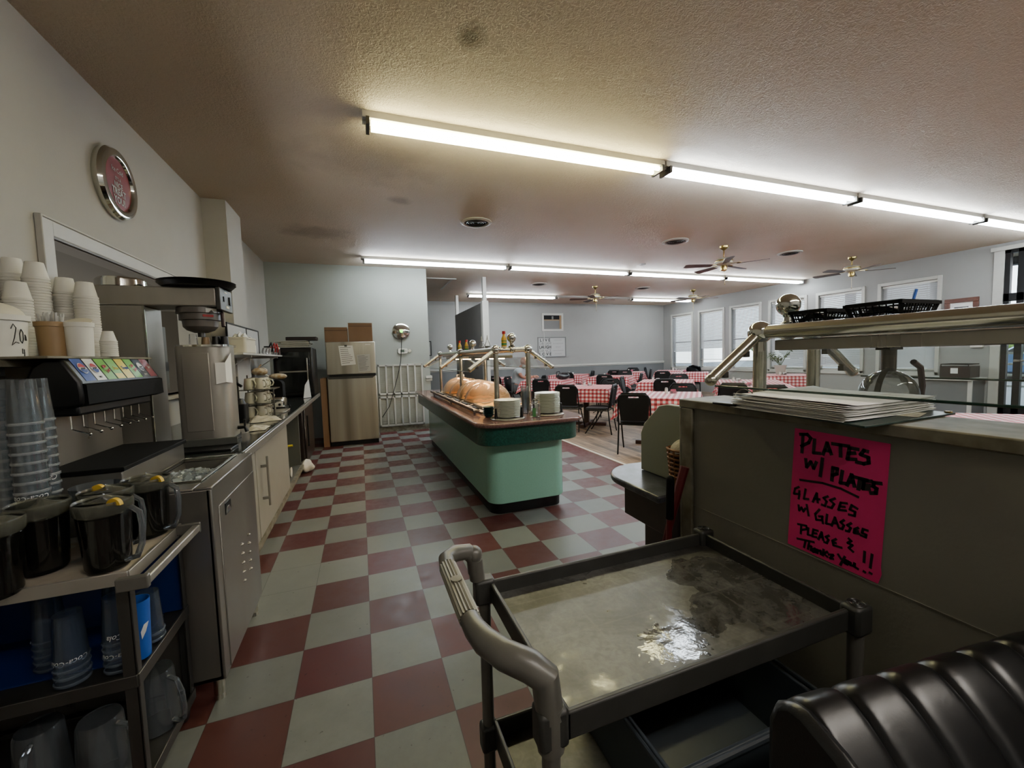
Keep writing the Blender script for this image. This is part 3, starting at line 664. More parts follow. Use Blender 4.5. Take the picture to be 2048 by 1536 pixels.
t=thing('buffet_island','long mint green buffet island with dark green band and mauve top','buffet counter',(1.37,3.5,0))
def outl(x0,x1,y0,y1,r): return rrect(x0,x1,y0,y1,[.05,.05,r,r],7)
b=M(t); b.prism(outl(1.02,1.755,1.80,5.2,.12),.10,.66); part('body',b,X['mint'],t,bev=.006)
part('kick',M(t).prism(outl(1.045,1.73,1.84,5.16,.1),0,.105),X['black'],t)
part('apron',M(t).prism(outl(.90,1.83,1.62,5.5,.17),.655,.815),X['dgreen'],t,bev=.006)
part('countertop',M(t).prism(outl(.865,1.865,1.56,5.58,.19),.812,.85),X['mauve'],t,bev=.014)
wl=M(t); wl.box(1.07,1.12,2.2,4.75,.85,.868).box(1.60,1.65,2.2,4.75,.85,.868).box(1.12,1.6,2.2,2.25,.85,.868).box(1.12,1.6,4.7,4.75,.85,.868)
for i in range(1,5): wl.box(1.12,1.6,2.295+i*.44-.012+.1,2.295+i*.44+.012+.1,.85,.864)
part('well_frame',wl,X['steel'],t,bev=.003)
part('well_floor',M(t).box(1.12,1.6,2.25,4.7,.8505,.853),X['steeld'],t)
g=thing('sneeze_guard','chrome tube sneeze guard with ball finials over the green buffet','sneeze guard',(1.36,3.5,.85))
_w=g.matrix_world.copy()
# built in world coordinates then moved under the guard's empty
def guard_world(root,*a,**k):
    before=set(COL.objects)
    guard(root,*a,**k)
    inv=root.matrix_world.inverted()
    for o in set(COL.objects)-before:
        if o.parent==root and o.type=='MESH': o.data.transform(inv)
guard_world(g,1.2,1.52,[2.1,3.52,4.92],.85)
# heat lamps under rails
hl=M(g).box(1.26,1.46,2.35,3.35,1.37,1.40).box(1.26,1.46,3.7,4.75,1.37,1.40)
part('lamp_housing',hl,X['steel'],g,bev=.004)
for y0,y1 in((2.4,3.3),(3.75,4.7)): part('heat_bulb',M(g).box(1.33,1.39,y0,y1,1.362,1.369),X['heat'],g)
part('light_strip',M(g).box(1.215,1.235,2.2,4.8,1.40,1.42),X['trim'],g)
dn=['clear roll top food dome nearest the plates on the buffet','second clear food dome along the buffet','third clear food dome along the buffet','farthest clear food dome on the buffet']
for i in range(4):
    y=2.95+i*.44
    t=thing('food_dome',dn[i],'food cover',(1.36,y,.868),0,'clear food domes on buffet')
    def ell(u,v,rx=.25,ry=.22,rz=.235):
        a=PI*u; bb=(v-.5)*PI
        return (-rx*math.cos(a)*math.cos(bb)**.2, ry*math.sin(bb), .012+rz*math.sin(a)*math.cos(bb)**.28)
    part('shell',M().grid(ell,28,16),X['dome'],t,smooth=80)
    part('rim',M().tube([(-.25,-.205,.01),(.25,-.205,.01),(.25,.205,.01),(-.25,.205,.01)],.008,6,closed=True),X['steel'],t)
    if i==1: part('band',M().tube([(-.252*math.cos(PI*q/16),-.08,.012+.232*math.sin(PI*q/16)) for q in range(17)],.004,5),X['steel'],t)
    if i==3: part('lid_handle',M().tube([(-.05,0,.25),(-.05,0,.275),(.05,0,.275),(.05,0,.25)],.008,8),X['foam2'],t)
fl=['steel food pan of yellow food at the plate end of the buffet','steel food pan under the nearest clear dome','steel pan under the second clear dome','steel pan under the third clear dome','steel pan under the farthest clear dome']
for i in range(5):
    y=2.49 if i==0 else 2.95+(i-1)*.44
    t=thing('food_pan',fl[i],'food pan',(1.36,y,.868),0,'food pans on buffet')
    hy=.23 if i==0 else .2
    part('pan',M().box(-.23,.23,-hy,-hy+.015,.0,.03).box(-.23,.23,hy-.015,hy,0,.03).box(-.23,-.215,-hy,hy,0,.03).box(.215,.23,-hy,hy,0,.03).box(-.22,.22,-hy,hy,0,.004),X['steel'],t,bev=.002)
    part('food',M().grid(lambda u,v:((u-.5)*.42,(v-.5)*2*(hy-.02),.018+.014*math.sin(17*u+i)*math.cos(13*v)),14,8),[X['yellow'],X['tan'],X['yellow'],X['tan'],X['yellow']][i],t)
t=thing('tray_slide','long steel utensil rail along the aisle side of the buffet wells','rail',(1.03,3.4,.85))
part('rail',M().box(-.04,.03,-1.2,1.3,.03,.04).box(-.04,-.035,-1.2,1.3,.03,.055),X['steel'],t)
for y in (-1.1,0,1.2): part('bracket',M().box(-.01,.01,y-.01,y+.01,0,.03),X['steel'],t)
for i,y in enumerate((2.35,2.8,3.15,3.6,4.1,4.4)):
    u=thing('serving_tongs','black handled serving tongs resting on the buffet rail','tongs',(1.02,y,.892),.25,'tongs along buffet rail')
    part('grip',M().tube([(0,-.13,.004),(0,-.02,.014)],.008,8),X['black'],u); part('blade',M().tube([(0,-.02,.014),(.01,.14,.006)],.005,6),X['steel'],u)
# plates
def plate_mesh(r):
    return mesh('plate',M().lathe([(.001,.0),(r*.55,.0),(r*.62,.006),(r,.016),(r,.0195),(r*.6,.0095),(.001,.006)],36),X['plate'])
pm=plate_mesh(.115)
def stack(me,n,c,dz,label,group,cat='plate',name='plate',jit=.0015):
    out=[]
    for i in range(n):
        o=bpy.data.objects.new(name,me); o.location=(c[0]+random.uniform(-jit,jit),c[1]+random.uniform(-jit,jit),c[2]+i*dz); link(o); tag(o,label,cat,group); out.append(o)
    return out
rd=[]
for (x,y,lab) in ((1.19,1.80,'round steel base under the left plate stack'),(1.60,1.86,'round steel base under the right plate stack')):
    t=thing('plate_dispenser',lab,'plate holder',(x,y,.85))
    part('base',M().lathe([(.001,0),(.145,0),(.15,.006),(.14,.012),(.001,.012)],36),X['steel'],t)
    for a in ((200,330,90) if x<1.4 else (-20,60,150)):
        part('guide',M().push(loc=(.125*math.cos(math.radians(a)),.125*math.sin(math.radians(a)),.012)).lathe([(.016,0),(.009,.085),(.001,.088)],10),X['black'],t)
stack(pm,15,(1.19,1.80,.862),.0096,'cream dinner plate in left plate stack on buffet end','plates in left stack')
stack(pm,17,(1.60,1.86,.862),.0105,'cream dinner plate in right plate stack on buffet end','plates in right stack')
tm=mesh('bowl',M().lathe([(.001,0),(.03,0),(.055,.03),(.052,.03),(.028,.004),(.001,.004)],20),X['teal'])
stack(tm,5,(1.075,1.98,.85),.016,'dark teal bowl stacked beside the left plate stack','teal bowls','bowl','bowl')
cm=mesh('tumbler',M().shell([(.001,0),(.026,0),(.036,.12),(.0375,.12),(.0375,.123)],18),X['plas'])
stack(cm,12,(1.44,2.0,.85),.0125,'clear tumbler nested in the tall stack between the plates','tumblers on buffet','tumbler','tumbler')
t=thing('squeeze_bottle','square clear bottle with green label between plate stacks','bottle',(1.425,1.74,.85))
part('body',M().prism(rrect(-.04,.04,-.03,.03,.01),0,.12).prism(rrect(-.03,.03,-.022,.022,.008),.12,.145),X['plas'],t,bev=.006)
part('label_panel',M().box(-.036,-.005,-.0315,-.030,.01,.085),X['green'],t); part('cap',M().box(-.02,.02,-.015,.015,.145,.16),X['lid'],t)
# bottles on guard: on a glass shelf
part('top_shelf',M(g).box(1.222,1.5,2.14,4.88,1.462,1.468),X['guard'],g,smooth=0)
def sauce(x,y,label):
    t=thing('hot_sauce_bottle',label,'bottle',(x,y,1.476 if y<2.12 else 1.468),0,'sauce bottles on guard shelf')
    part('body',M().lathe([(.001,0),(.024,0),(.025,.01),(.025,.075),(.012,.105),(.011,.12),(.001,.12)],18),X['yellow'],t)
    part('label_band',M().shell([(.0256,.015),(.0256,.035)],18).shell([(.0256,.05),(.0256,.058)],18),X['green'],t)
    part('cap',M().lathe([(.001,.118),(.017,.118),(.016,.145),(.001,.145)],14),X['red'],t)
sauce(1.285,2.1,'red capped sauce bottle beside the nearest finial on guard')
sauce(1.27,3.85,'left one of the two far red capped bottles on guard')
sauce(1.30,3.6,'right one of the two far red capped bottles on guard')
def cruet(x,y,label):
    t=thing('glass_cruet',label,'cruet',(x,y,1.468),0,'glass cruets')
    part('body',M().lathe([(.001,0),(.03,0),(.032,.05),(.014,.085),(.011,.1),(.001,.1)],16),X['glass'],t)
    part('salt',M().lathe([(.001,.002),(.028,.002),(.03,.035),(.001,.037)],16),X['inkg'],t); part('spout',M().lathe([(.012,.1),(.008,.115),(.003,.15),(.001,.15)],10),X['steel'],t)
cruet(1.30,2.9,'left glass cruet with metal spout on guard shelf'); cruet(1.30,2.68,'right glass cruet with metal spout on guard shelf')
# ------------------------------------------------------------------ dining
def chair_proto():
    t=thing('dining_chair','x','chair')
    def bk(u,v):
        z=.47+v*.37; w=.205*(.88+.12*min(1,v*1.4)); 
        if v>.84: w=.205-.06*(1-math.sqrt(max(0,1-((v-.84)/.16)**2)))
        x=(u-.5)*2*w; y=-.20-.06*v+.018*math.cos((u-.5)*PI)-.018
        return (x,y,z)
    b=part('backrest',M().grid(bk,18,20,skip=lambda i,j:(6<=i<=11 and j==17)),X['chair'],t,smooth=60)
    md=b.modifiers.new('s','SOLIDIFY'); md.thickness=.022
    s=part('seat',M().prism(rrect(-.2,.2,-.19,.2,.06),.42,.455),X['chair'],t,bev=.012)
    fr=[(-.212,-.2,.42),(-.212,-.235,.6),(-.207,-.262,.77),(-.15,-.272,.845),(.15,-.272,.845),(.207,-.262,.77),(.212,-.235,.6),(.212,-.2,.42)]
    part('back_frame',M().tube(fr,.011,8),X['cframe'],t)
    part('seat_frame',M().tube([(-.2,-.2,.41),(-.2,.18,.41),(.2,.18,.41),(.2,-.2,.41)],.01,8,closed=True),X['cframe'],t)
    for sx in (-1,1):
        part('leg',M().tube([(sx*.21,-.2,.44),(sx*.214,-.225,.2),(sx*.218,-.26,0)],.011,8),X['cframe'],t)
        part('leg',M().tube([(sx*.2,-.05,.41),(sx*.208,.07,.2),(sx*.215,.2,0)],.011,8),X['cframe'],t)
    part('stretcher',M().tube([(-.2,.05,.375),(.2,.05,.375)],.008,6),X['cframe'],t)
    return t
CP=chair_proto(); used=[False]
def chair(s,tt,face,label,group=None,dr=0):
    # face: direction the sitter looks, degrees in world from +x
    x=(s+tt)/1.4142; y=(s-tt)/1.4142
    a=math.radians(face); rz=a-PI/2+dr
    # back plane sits .26 behind centre
    x+=.25*math.cos(a); y+=.25*math.sin(a)
    if not used[0]: o=CP; used[0]=True; o.location=(x,y,0); o.rotation_euler=(0,0,rz); o['label']=label
    else: o=dup(CP,(x,y,0),rz,label)
    return o
NE,SW,SE,NW=45,225,-45,135
bpy.context.view_layer.update()
CH=[(4.58,.27,NE,'black dining chair with its back to us at the nearest checked table'),
(6.01,-1.11,NE,'black dining chair at left side of the table beside the buffet end'),
(7.77,-2.26,NE,'black chair between buffet and man table, back to us, with cutout grip'),
(10.9,-2.6,NE,'black chair at the far left checked table behind the black bag'),
(9.55,-1.18,NE,'black chair, back to us, at the checked table in the middle of the room'),
(7.63,.43,NE,'black chair, back to us, at checked table behind the nearest one'),
(6.5,1.56,NE,'black chair back seen below the chrome guard arm over the half wall'),
(11.2,.10,NE,'black chair at the checked table near the windows, partly hidden'),
(12.3,-1.45,NE,'black chair with back to us at the far middle table'),
(12.0,-1.07,SW,'black chair facing us on the far side of the mid room table'),
(14.2,-1.15,SW,'black chair top visible behind the far middle table'),
(6.35,.81,SW,'black chair facing us behind the nearest checked table'),
(7.75,-.67,SW,'black chair facing us on far side of the table by the buffet'),
(13.4,-3.2,SW,'black chair facing us behind the far left checked table'),
(6.12,-.3,NW,'black chair seen from its side between the two nearest tables'),
(8.6,-.55,SE,'black chair tilted left one of the crossed pair at mid aisle'),
(10.1,-.36,NW,'black chair, right one of the crossed pair at mid aisle'),
(14.6,-.75,SE,'grey black chair standing near far window corner'),
(12.2,-2.15,NW,'black chair side on at the right of the far left table'),
(13.2,-.45,NW,'black chair side on at the right of the far middle table'),
(9.2,-4.2,NE,'black chair at the small table left of the man'),
(8.95,-3.65,SE,'black chair the bearded man sits on'),
(6.1,2.05,NE,'black chair mostly hidden behind the loose papers'),
(12.95,.85,SW,'black chair on window side of the table near windows'),
(9.5,.6,SW,'black chair facing us beyond the second table from the half wall')]
for c in CH: chair(*c[:4],group=None)
def cloth_mesh(hx,hy,drop,seed):
    rnd=random.Random(seed); b=M(); nu=28
    A=hx+drop; B=hy+drop; ph=rnd.uniform(0,6); uvs=[]
    xs=[]; 
    def axis(h):
        return [-h-drop+drop*k/7 for k in range(7)]+[-h+2*h*k/14 for k in range(15)]+[h+drop*(k+1)/7 for k in range(7)]
    ax=axis(hx); ay=axis(hy); vs=[]
    for bv in ay:
        for av in ax:
            ex=max(abs(av)-hx,0); ey=max(abs(bv)-hy,0); sx=1 if av>0 else -1; sy=1 if bv>0 else -1
            x=max(-hx,min(hx,av)); y=max(-hy,min(hy,bv)); d=math.hypot(ex,ey); wv=.012*math.sin(9*(av if ey else bv)+ph)*min(1,d/.1)
            mn=min(ex,ey)
            x+=sx*((ex>0)*(.006+wv)+.10*ex+.38*mn); y+=sy*((ey>0)*(.006+wv)+.10*ey+.38*mn)
            z=-.93*(max(ex,ey)+.35*mn) if d>0 else 0
            vs.append((x,y,z)); uvs.append((av/.073+.25,bv/.073+.25))
    n=len(ax); fs=[(j*n+i,j*n+i+1,(j+1)*n+i+1,(j+1)*n+i) for j in range(len(ay)-1) for i in range(n-1)]
    me=bpy.data.meshes.new('tablecloth'); me.from_pydata(vs,[],fs); ul=me.uv_layers.new(name='UVMap')
    for p in me.polygons:
        for li,vi in zip(p.loop_indices,p.vertices): ul.data[li].uv=uvs[vi]
    me.shade_smooth(); me.set_sharp_from_angle(angle=math.radians(50)); me.materials.append(X['gingham']); return me
clm=[cloth_mesh(.53,.53,.26,i) for i in range(3)]
def table_proto():
    t=thing('dining_table','x','table')
    part('tabletop',M().box(-.525,.525,-.525,.525,.715,.745),X['dbrown'],t,bev=.005)
    part('pedestal',M().box(-.05,.05,-.05,.05,.05,.715).box(-.25,.25,-.04,.04,.67,.715).box(-.04,.04,-.25,.25,.67,.715),X['wood'],t,bev=.008)
    for rz in (0,PI/2): part('foot',M().push(rz=rz).box(-.38,.38,-.05,.05,0,.06),X['wood'],t,bev=.01)
    return t
TP=table_proto(); tused=[False]
TB=[(5.37,.56,'nearest table just beyond the half wall'),(6.8,-.95,'table beside the buffet end'),(8.95,-2.52,'table where the man sits'),(8.5,.4,'second table out behind the nearest one'),
(10.5,-1.2,'table in the middle of the dining room'),(11.6,-2.75,'far left table below the word sign'),(13.0,-1.2,'far middle table along the far wall'),(13.7,.25,'far corner table by the windows'),
(12.2,.75,'table near the windows right of centre'),(8.35,1.95,'table behind the chrome guard arm'),(7.2,1.95,'table right behind the chrome guard post'),(10.6,2.85,'window side table with potted plant'),(3.47,3.3,'table just beyond the right end of half wall'),(9.9,-4.05,'small looking table left of the man')]
for i,(s,tt,w) in enumerate(TB):
    x=(s+tt)/1.4142; y=(s-tt)/1.4142
    rz=PI/4
    lab='dark wood pedestal table under the cloth, '+w
    if not tused[0]: o=TP; tused[0]=True; o.location=(x,y,0); o.rotation_euler=(0,0,rz); o['label']=lab
    else: o=dup(TP,(x,y,0),rz,lab)
    c=bpy.data.objects.new('tablecloth',clm[i%3]); c.location=(x,y,.752); c.rotation_euler=(0,0,rz); link(c); tag(c,'red and white checked cloth, '+w,'tablecloth')
    # shaker and packet caddy
    if i in (2,12): continue
    ox,oy=.22*math.cos(i),.1*math.sin(i)+.1
    sh=thing('salt_shaker','white shaker with metal cap, '+w,'shaker',(x+ox-.05,y+oy,.754))
    part('body',M().lathe([(.001,0),(.024,0),(.022,.07),(.001,.07)],14),X['white'],sh); part('cap',M().lathe([(.022,.07),(.02,.085),(.001,.09)],14),X['steel'],sh)
    cd=thing('packet_caddy','small glass caddy of pink packets, '+w,'caddy',(x+ox+.05,y+oy-.03,.754))
    part('dish',M().box(-.04,.04,-.03,-.026,0,.04).box(-.04,.04,.026,.03,0,.04).box(-.04,-.036,-.03,.03,0,.04).box(.036,.04,-.03,.03,0,.04).box(-.04,.04,-.03,.03,0,.003),X['glass'],cd,smooth=0)
    pk=M()
    for q in range(6): pk.push(loc=(-.03+q*.011,0,.004),ry=.15).box(-.003,.003,-.022,.022,0,.055).pop()
    part('packets',pk,X['pinkp'] if i%2==0 else X['paper'],cd)
# man table
mx,my=(8.95-2.52)/1.4142,(8.95+2.52)/1.4142
single('water_tumbler',M().shell([(.001,0),(.03,0),(.04,.14)],18,(0,0,0)),X['plas'],'clear tumbler on the cloth in front of the man','tumbler',loc=(mx-.05,my-.1,.754))
single('dinner_plate',M().lathe([(.001,0),(.07,0),(.12,.015),(.12,.02),(.07,.008),(.001,.008)],24),X['cream'],'white plate of food before the man','plate',loc=(mx-.30,my+.05,.754))
t=thing('tote_bag','black shiny bag lying on the man\'s table','bag',(mx+.36,my-.22,.754),.3)
def bag(u,v):
    a=2*PI*u; p=PI*v; r=1+.12*math.sin(3*a)+.08*math.sin(5*a+2*v*3)
    return (.2*r*math.cos(a)*math.sin(p),.13*r*math.sin(a)*math.sin(p),.09-.09*math.cos(p)+.02*math.sin(4*a)*math.sin(p))
part('body',M().grid(bag,24,12),mat('bag_black','15161A',.25,bump=.5,bscale=20),t,smooth=80); part('strap',M().tube([(-.12,0,.15),(-.17,0,.22),(-.24,.02,.2),(-.25,.02,.06)],.012,8),X['black'],t)
t=thing('peaked_hat','black peaked hat resting on table behind the glass','hat',(mx+.05,my+.3,.754)); part('crown',M().lathe([(.09,0),(.09,.05),(.06,.1),(.001,.115)],16),X['blackm'],t); part('brim',M().prism(rrect(-.09,.09,-.17,-.05,.05),0,.008),X['blackm'],t)
t=thing('jacket','black jacket draped on chair by the windows','jacket',(9.76,8.55,.74),-PI/4)
part('body',M().grid(lambda u,v:((u-.5)*.55*(1-.35*v),.06*math.sin(6*u+4*v)-.04,-.25+v*.42-.06*abs(u-.5)*v),14,12),X['blackm'],t,smooth=80).modifiers.new('s','SOLIDIFY').thickness=.05
part('collar',M().tube([(-.12,0,.15),(0,-.03,.19),(.12,0,.15)],.03,8),X['blackm'],t)
# plant
t=thing('potted_plant','bare twiggy plant in white pot on the window side table','plant',(9.62,5.6,.754))
part('pot',M().lathe([(.001,0),(.085,0),(.125,.2),(.135,.2),(.135,.23),(.12,.23),(.1,.2),(.001,.2)],20),X['terr'],t)
br=M(); lf=M(); rr=random.Random(3)
for i in range(16):
    a=rr.uniform(0,2*PI); l=rr.uniform(.2,.42); sp=rr.uniform(.1,.32); p0=Vector((0,0,.2)); p1=Vector((sp*.5*math.cos(a),sp*.5*math.sin(a),.2+l*.6)); p2=Vector((sp*math.cos(a+.3),sp*math.sin(a+.3),.2+l))
    br.tube([p0,p1,p2],.005,5)
    for q in range(7):
        c=p1.lerp(p2,q/6)+Vector((rr.uniform(-.05,.05),rr.uniform(-.05,.05),rr.uniform(-.04,.04)))
        d=Vector((rr.uniform(-1,1),rr.uniform(-1,1),rr.uniform(-.3,1))).normalized()*.04; e=d.cross(Vector((.3,.5,1))).normalized()*.014
        lf.add([c-d,c+e,c+d,c-e],[(0,1,2,3)])
part('stems',br,X['leaf'],t); part('leaves',lf,X['leaf'],t,smooth=0)
# ------------------------------------------------------------------ seated man
def skin_body(name, verts, edges, radii, mt, parent, sub=2):
    me=bpy.data.meshes.new(name); me.from_pydata(verts,edges,[]); o=bpy.data.objects.new(name,me); link(o,parent)
    md=o.modifiers.new('skin','SKIN'); me.skin_vertices or None
    if not me.skin_vertices: me.attributes
    sv=me.skin_vertices[0].data
    for i,r in enumerate(radii): sv[i].radius=(r,r) if not isinstance(r,tuple) else r
    sv[0].use_root=True
    s=o.modifiers.new('s','SUBSURF'); s.levels=sub; s.render_levels=sub
    dg=bpy.context.evaluated_depsgraph_get(); dg.update(); m2=bpy.data.meshes.new_from_object(o.evaluated_get(dg)); o.modifiers.clear(); o.data=m2
    m2.materials.clear(); m2.materials.append(mt); m2.shade_smooth(); return o
px,py=(8.95-3.38)/1.4142,(8.95+3.38)/1.4142
man=thing('person','bald grey bearded person in grey T-shirt sitting, eating at a table','person',(px,py,0),math.radians(-38))
# local: +x = facing, +z up, +y = his left
V=[(0,0,.56),(.0,0,.70),(.03,0,.86),(.08,0,1.0),(.12,0,1.08),(.16,0,1.16),      # pelvis..neck 0-5
   (.09,-.19,1.0),(.2,-.26,.84),(.38,-.14,.81),(.46,-.10,.83),                   # right arm 6-9
   (.09,.19,1.0),(.2,.26,.84),(.4,.14,.82),(.47,.10,.85),                         # left arm 10-13
   (.03,-.11,.54),(.42,-.13,.55),(.44,-.13,.30),(.42,-.13,.08),                   # right leg
   (.03,.11,.54),(.42,.13,.55),(.46,.13,.30),(.44,.13,.08)]
E=[(0,1),(1,2),(2,3),(3,4),(4,5),(3,6),(6,7),(7,8),(8,9),(3,10),(10,11),(11,12),(12,13),(0,14),(14,15),(15,16),(16,17),(0,18),(18,19),(19,20),(20,21)]
Rr=[.15,.15,.15,.13,.07,.06,.065,.048,.034,.03,.065,.048,.034,.03,.1,.07,.055,.04,.1,.07,.055,.04]
def merge_into(o, builders):
    bm=bmesh.new(); bm.from_mesh(o.data)
    for b in builders:
        vs=[bm.verts.new(v) for v in b.v]
        for f in b.f:
            try: bm.faces.new([vs[i] for i in f])
            except ValueError: pass
    for f in bm.faces: f.smooth=True
    bm.to_mesh(o.data); bm.free()
body=skin_body('body',V,E,Rr,X['skin'],man)
hd=M()
def head(u,v):
    a=2*PI*u; p=PI*v; x=math.cos(a)*math.sin(p); y=math.sin(a)*math.sin(p); z=-math.cos(p)
    X_=.098*x; Y_=.076*y; Z_=.118*z
    if z<-.1: X_*=1-.15*(-z-.1); Y_*=1-.32*(-z-.1)
    if x>.75 : X_+=.012*(1-abs(y)*2 if abs(y)<.5 else 0)
    if x>.8 and abs(y)<.22 and -.25<z<.12: X_+=.022*(1-abs(y)/.22)*(.12-z)/.37*2
    if x>.7 and .12<abs(y)<.5 and .02<z<.3: X_-=.008
    return (X_+.19,Y_,Z_+1.245)
hd.push(loc=(.19,0,1.24),ry=.22).push(loc=(-.19,0,-1.24)); hd.grid(head,32,24)
for s in(-1,1):
    hd.push(loc=(.18,s*.077,1.235)); hd.sphere((0,0,0),.027,10,8,1.25); hd.pop()
hands=[]
for s in(-1,1):
    h=M(); hx,hy,hz=(.47,-.09,.83) if s<0 else (.485,.095,.855)
    h.push(loc=(hx,hy,hz),rz=s*-.5,ry=.2); h.sphere((.03,0,0),.036,12,8,.55)
    for f,(ln,yy) in enumerate(((.055,-.026),(.065,-.009),(.06,.009),(.045,.026))):
        h.tube([(.05,yy,0),(.05+ln*.55,yy,-.004),(.05+ln*.9,yy*.9,-.024)],[.0095,.0085,.007],8)
    h.tube([(.015,s*-.0-.0+(.03 if s<0 else -.03),.0),(.04,(.052 if s<0 else -.052),-.006),(.065,(.05 if s<0 else -.05),-.016)],[.011,.01,.008],8)
    hands.append(h)
merge_into(body,[hd]+hands)
sh=skin_body('shirt',[(0,0,.58),(.0,0,.72),(.03,0,.87),(.075,0,1.0),(.11,0,1.07),(.09,-.19,1.0),(.165,-.235,.90),(.09,.19,1.0),(.165,.235,.90)],[(0,1),(1,2),(2,3),(3,4),(3,5),(5,6),(3,7),(7,8)],[.18,.19,.185,.155,.085,.088,.08,.088,.08],X['shirt'],man)
pn=skin_body('trousers',[(0,0,.53),(.03,-.11,.53),(.42,-.13,.545),(.44,-.13,.30),(.42,-.13,.11),(.03,.11,.53),(.42,.13,.545),(.46,.13,.30),(.44,.13,.11)],[(0,1),(1,2),(2,3),(3,4),(0,5),(5,6),(6,7),(7,8)],[.155,.12,.09,.075,.07,.12,.09,.075,.07],X['pants'],man)
def bd(u,v):
    a=(u-.5)*PI*1.0; z=-.12+v*.085
    return (.2+.098*math.cos(a)*(.75+.25*v)+.0,.084*math.sin(a)*(.7+.3*v),1.20+z*1.05)
part('beard',M().push(loc=(.19,0,1.24),ry=.22).push(loc=(-.19,0,-1.24)).grid(bd,16,8).sphere((.278,0,1.185),.03,12,8,.6),X['beard'],man,smooth=80).modifiers.new('s','SOLIDIFY').thickness=.018
ey=M().push(loc=(.19,0,1.24),ry=.22).push(loc=(-.19,0,-1.24))
for s in(-1,1): ey.sphere((.276,s*.032,1.262),.012,10,8)
part('eyes',ey,X['ink'],man)
for s in(-1,1): part('shoe',M().push(loc=(.5 if s>0 else .48,s*.13,.0)).prism(rrect(-.12,.15,-.045,.045,.04),0,.07),X['black'],man,bev=.02)
# ------------------------------------------------------------------ counter run along left wall
t=thing('base_cabinet','long grey base cabinet under the black worktop along left wall','cabinet',(-1.05,2.6,0))
part('carcass',M(t).box(-1.43,-.73,1.14,3.12,.1,.855).box(-1.23,-1.20,3.12,4.1,.1,.855).box(-1.2,-.73,4.06,4.1,.1,.855).box(-1.2,-.73,3.12,4.1,.1,.13).box(-1.2,-.73,3.12,4.1,.80,.855),X['gcab'],t)
part('plinth',M(t).box(-1.22,-.745,1.14,4.1,0,.1),X['trimdirty'],t)
d=part('door',M(t).box(-.73,-.708,1.80,3.1,.13,.79),X['door'],t,bev=.004)
part('handle',M(t).tube([(-.665,1.93,.33),(-.665,1.93,.70)],.008,10).box(-.71,-.66,1.92,1.94,.38,.40).box(-.71,-.66,1.92,1.94,.62,.64),X['steel'],d)
part('door',M(t).box(-.73,-.708,1.15,1.78,.13,.79),X['door'],t,bev=.004)
part('toe_strip',M(t).box(-.74,-.70,1.14,4.1,.085,.125),X['trimdirty'],t)
wt=M(); wt.box(-1.455,-.62,1.12,5.65,.862,.9)
wo_=single('worktop',wt,X['blackg'],'glossy black worktop running along the left wall to the cooler','worktop',bev=.008)
part('edge_strip',M().box(-.622,-.605,1.12,5.65,.85,.897),X['steel'],wo_,bev=.004)
t=thing('brown_appliance','dark brown appliance under the far end of the worktop','appliance',(-.98,4.75,0))
part('body',M(t).box(-1.23,-.70,4.2,5.3,.05,.85),X['brownap'],t,bev=.01); part('door_panel',M(t).box(-.70,-.68,4.3,5.2,.12,.8),X['brownap'],t,bev=.01); part('handle',M(t).tube([(-.66,4.35,.3),(-.66,4.35,.7)],.01,8),X['black'],t)
for y in (4.25,5.25): part('foot',M(t).tube([(-.8,y,0),(-.8,y,.06)],.02,8),X['black'],t)
for k,(y,z,r,lb) in enumerate(((3.3,.69,.035,'upper white plate leaning in the open cabinet bay'),(3.5,.2,.05,'lower white lid standing in the open cabinet bay'))):
    single('lid',M().push(ry=PI/2).lathe([(.001,0),(r,0),(r*1.1,.01),(.001,.014)],20),X['foam'],lb,'lid',loc=(-.76,y,z if k==0 else .13+r*1.1))
single('yellow_handle',M().tube([(-.9,3.35,.5),(-.70,3.35,.505)],.012,8),X['lyel'],'short yellow handle sticking out of the open cabinet bay','handle')
single('trash_bag',M().grid(lambda u,v:(-.68+.075*math.sin(PI*v)**.6*math.cos(2*PI*u)*(1+.25*math.sin(25*u+5*v)),4.18+.12*math.sin(PI*v)**.6*math.sin(2*PI*u)*(1+.2*math.cos(19*u)),.001+.17*v**1.2+.012*math.sin(31*u)*math.sin(PI*v)),20,10),X['white'],'white plastic bag slumped on floor at worktop corner','bag',smooth=80)
# display cooler and things at the end
t=thing('display_cooler','black glass fronted cooler at the far end of worktop','cooler',(-.85,5.25,.9))
part('body',M(t).box(-1.12,-.62,5.0,5.6,.905,1.6),X['black'],t,bev=.02)
part('glass_door',M(t).box(-1.08,-.66,4.99,5.0,.96,1.54),mat('dark_glass','1B1D1E',.08),t,bev=.004)
part('shelf',M(t).box(-1.05,-.69,4.985,4.992,1.25,1.27),X['steel'],t); part('handle',M(t).box(-.70,-.685,4.96,4.985,1.1,1.45),X['steel'],t,bev=.004)
mags=[]
for i in range(7):
    z=1.605+i*.014; a=random.uniform(-.15,.15)
    o=single('magazine',M().box(-.2,.2,-.14,.14,0,.012),X['magaz'] if i%2 else X['paper2'],'magazine in the untidy pile on top of the black cooler','magazine','magazines on the cooler',loc=(-.86+random.uniform(-.04,.04),5.2,z)); o.rotation_euler=(0,0,a)
single('brown_folder',M().box(-.2,.2,-.12,.12,0,.05),X['brownap'],'dark brown flat box on top of the magazine pile','box',loc=(-.76,5.2,1.705),bev=.008)
single('cooler_bowl',M().lathe([(.001,0),(.05,0),(.11,.05),(.1,.05),(.001,.01)],20),X['foam'],'white bowl lying behind the magazine pile','bowl',loc=(-.98,5.45,1.6))
single('side_board',M().box(-.60,-.51,5.72,6.3,0,1.12),X['card'],'tan upright board panel left of the steel fridge','board')
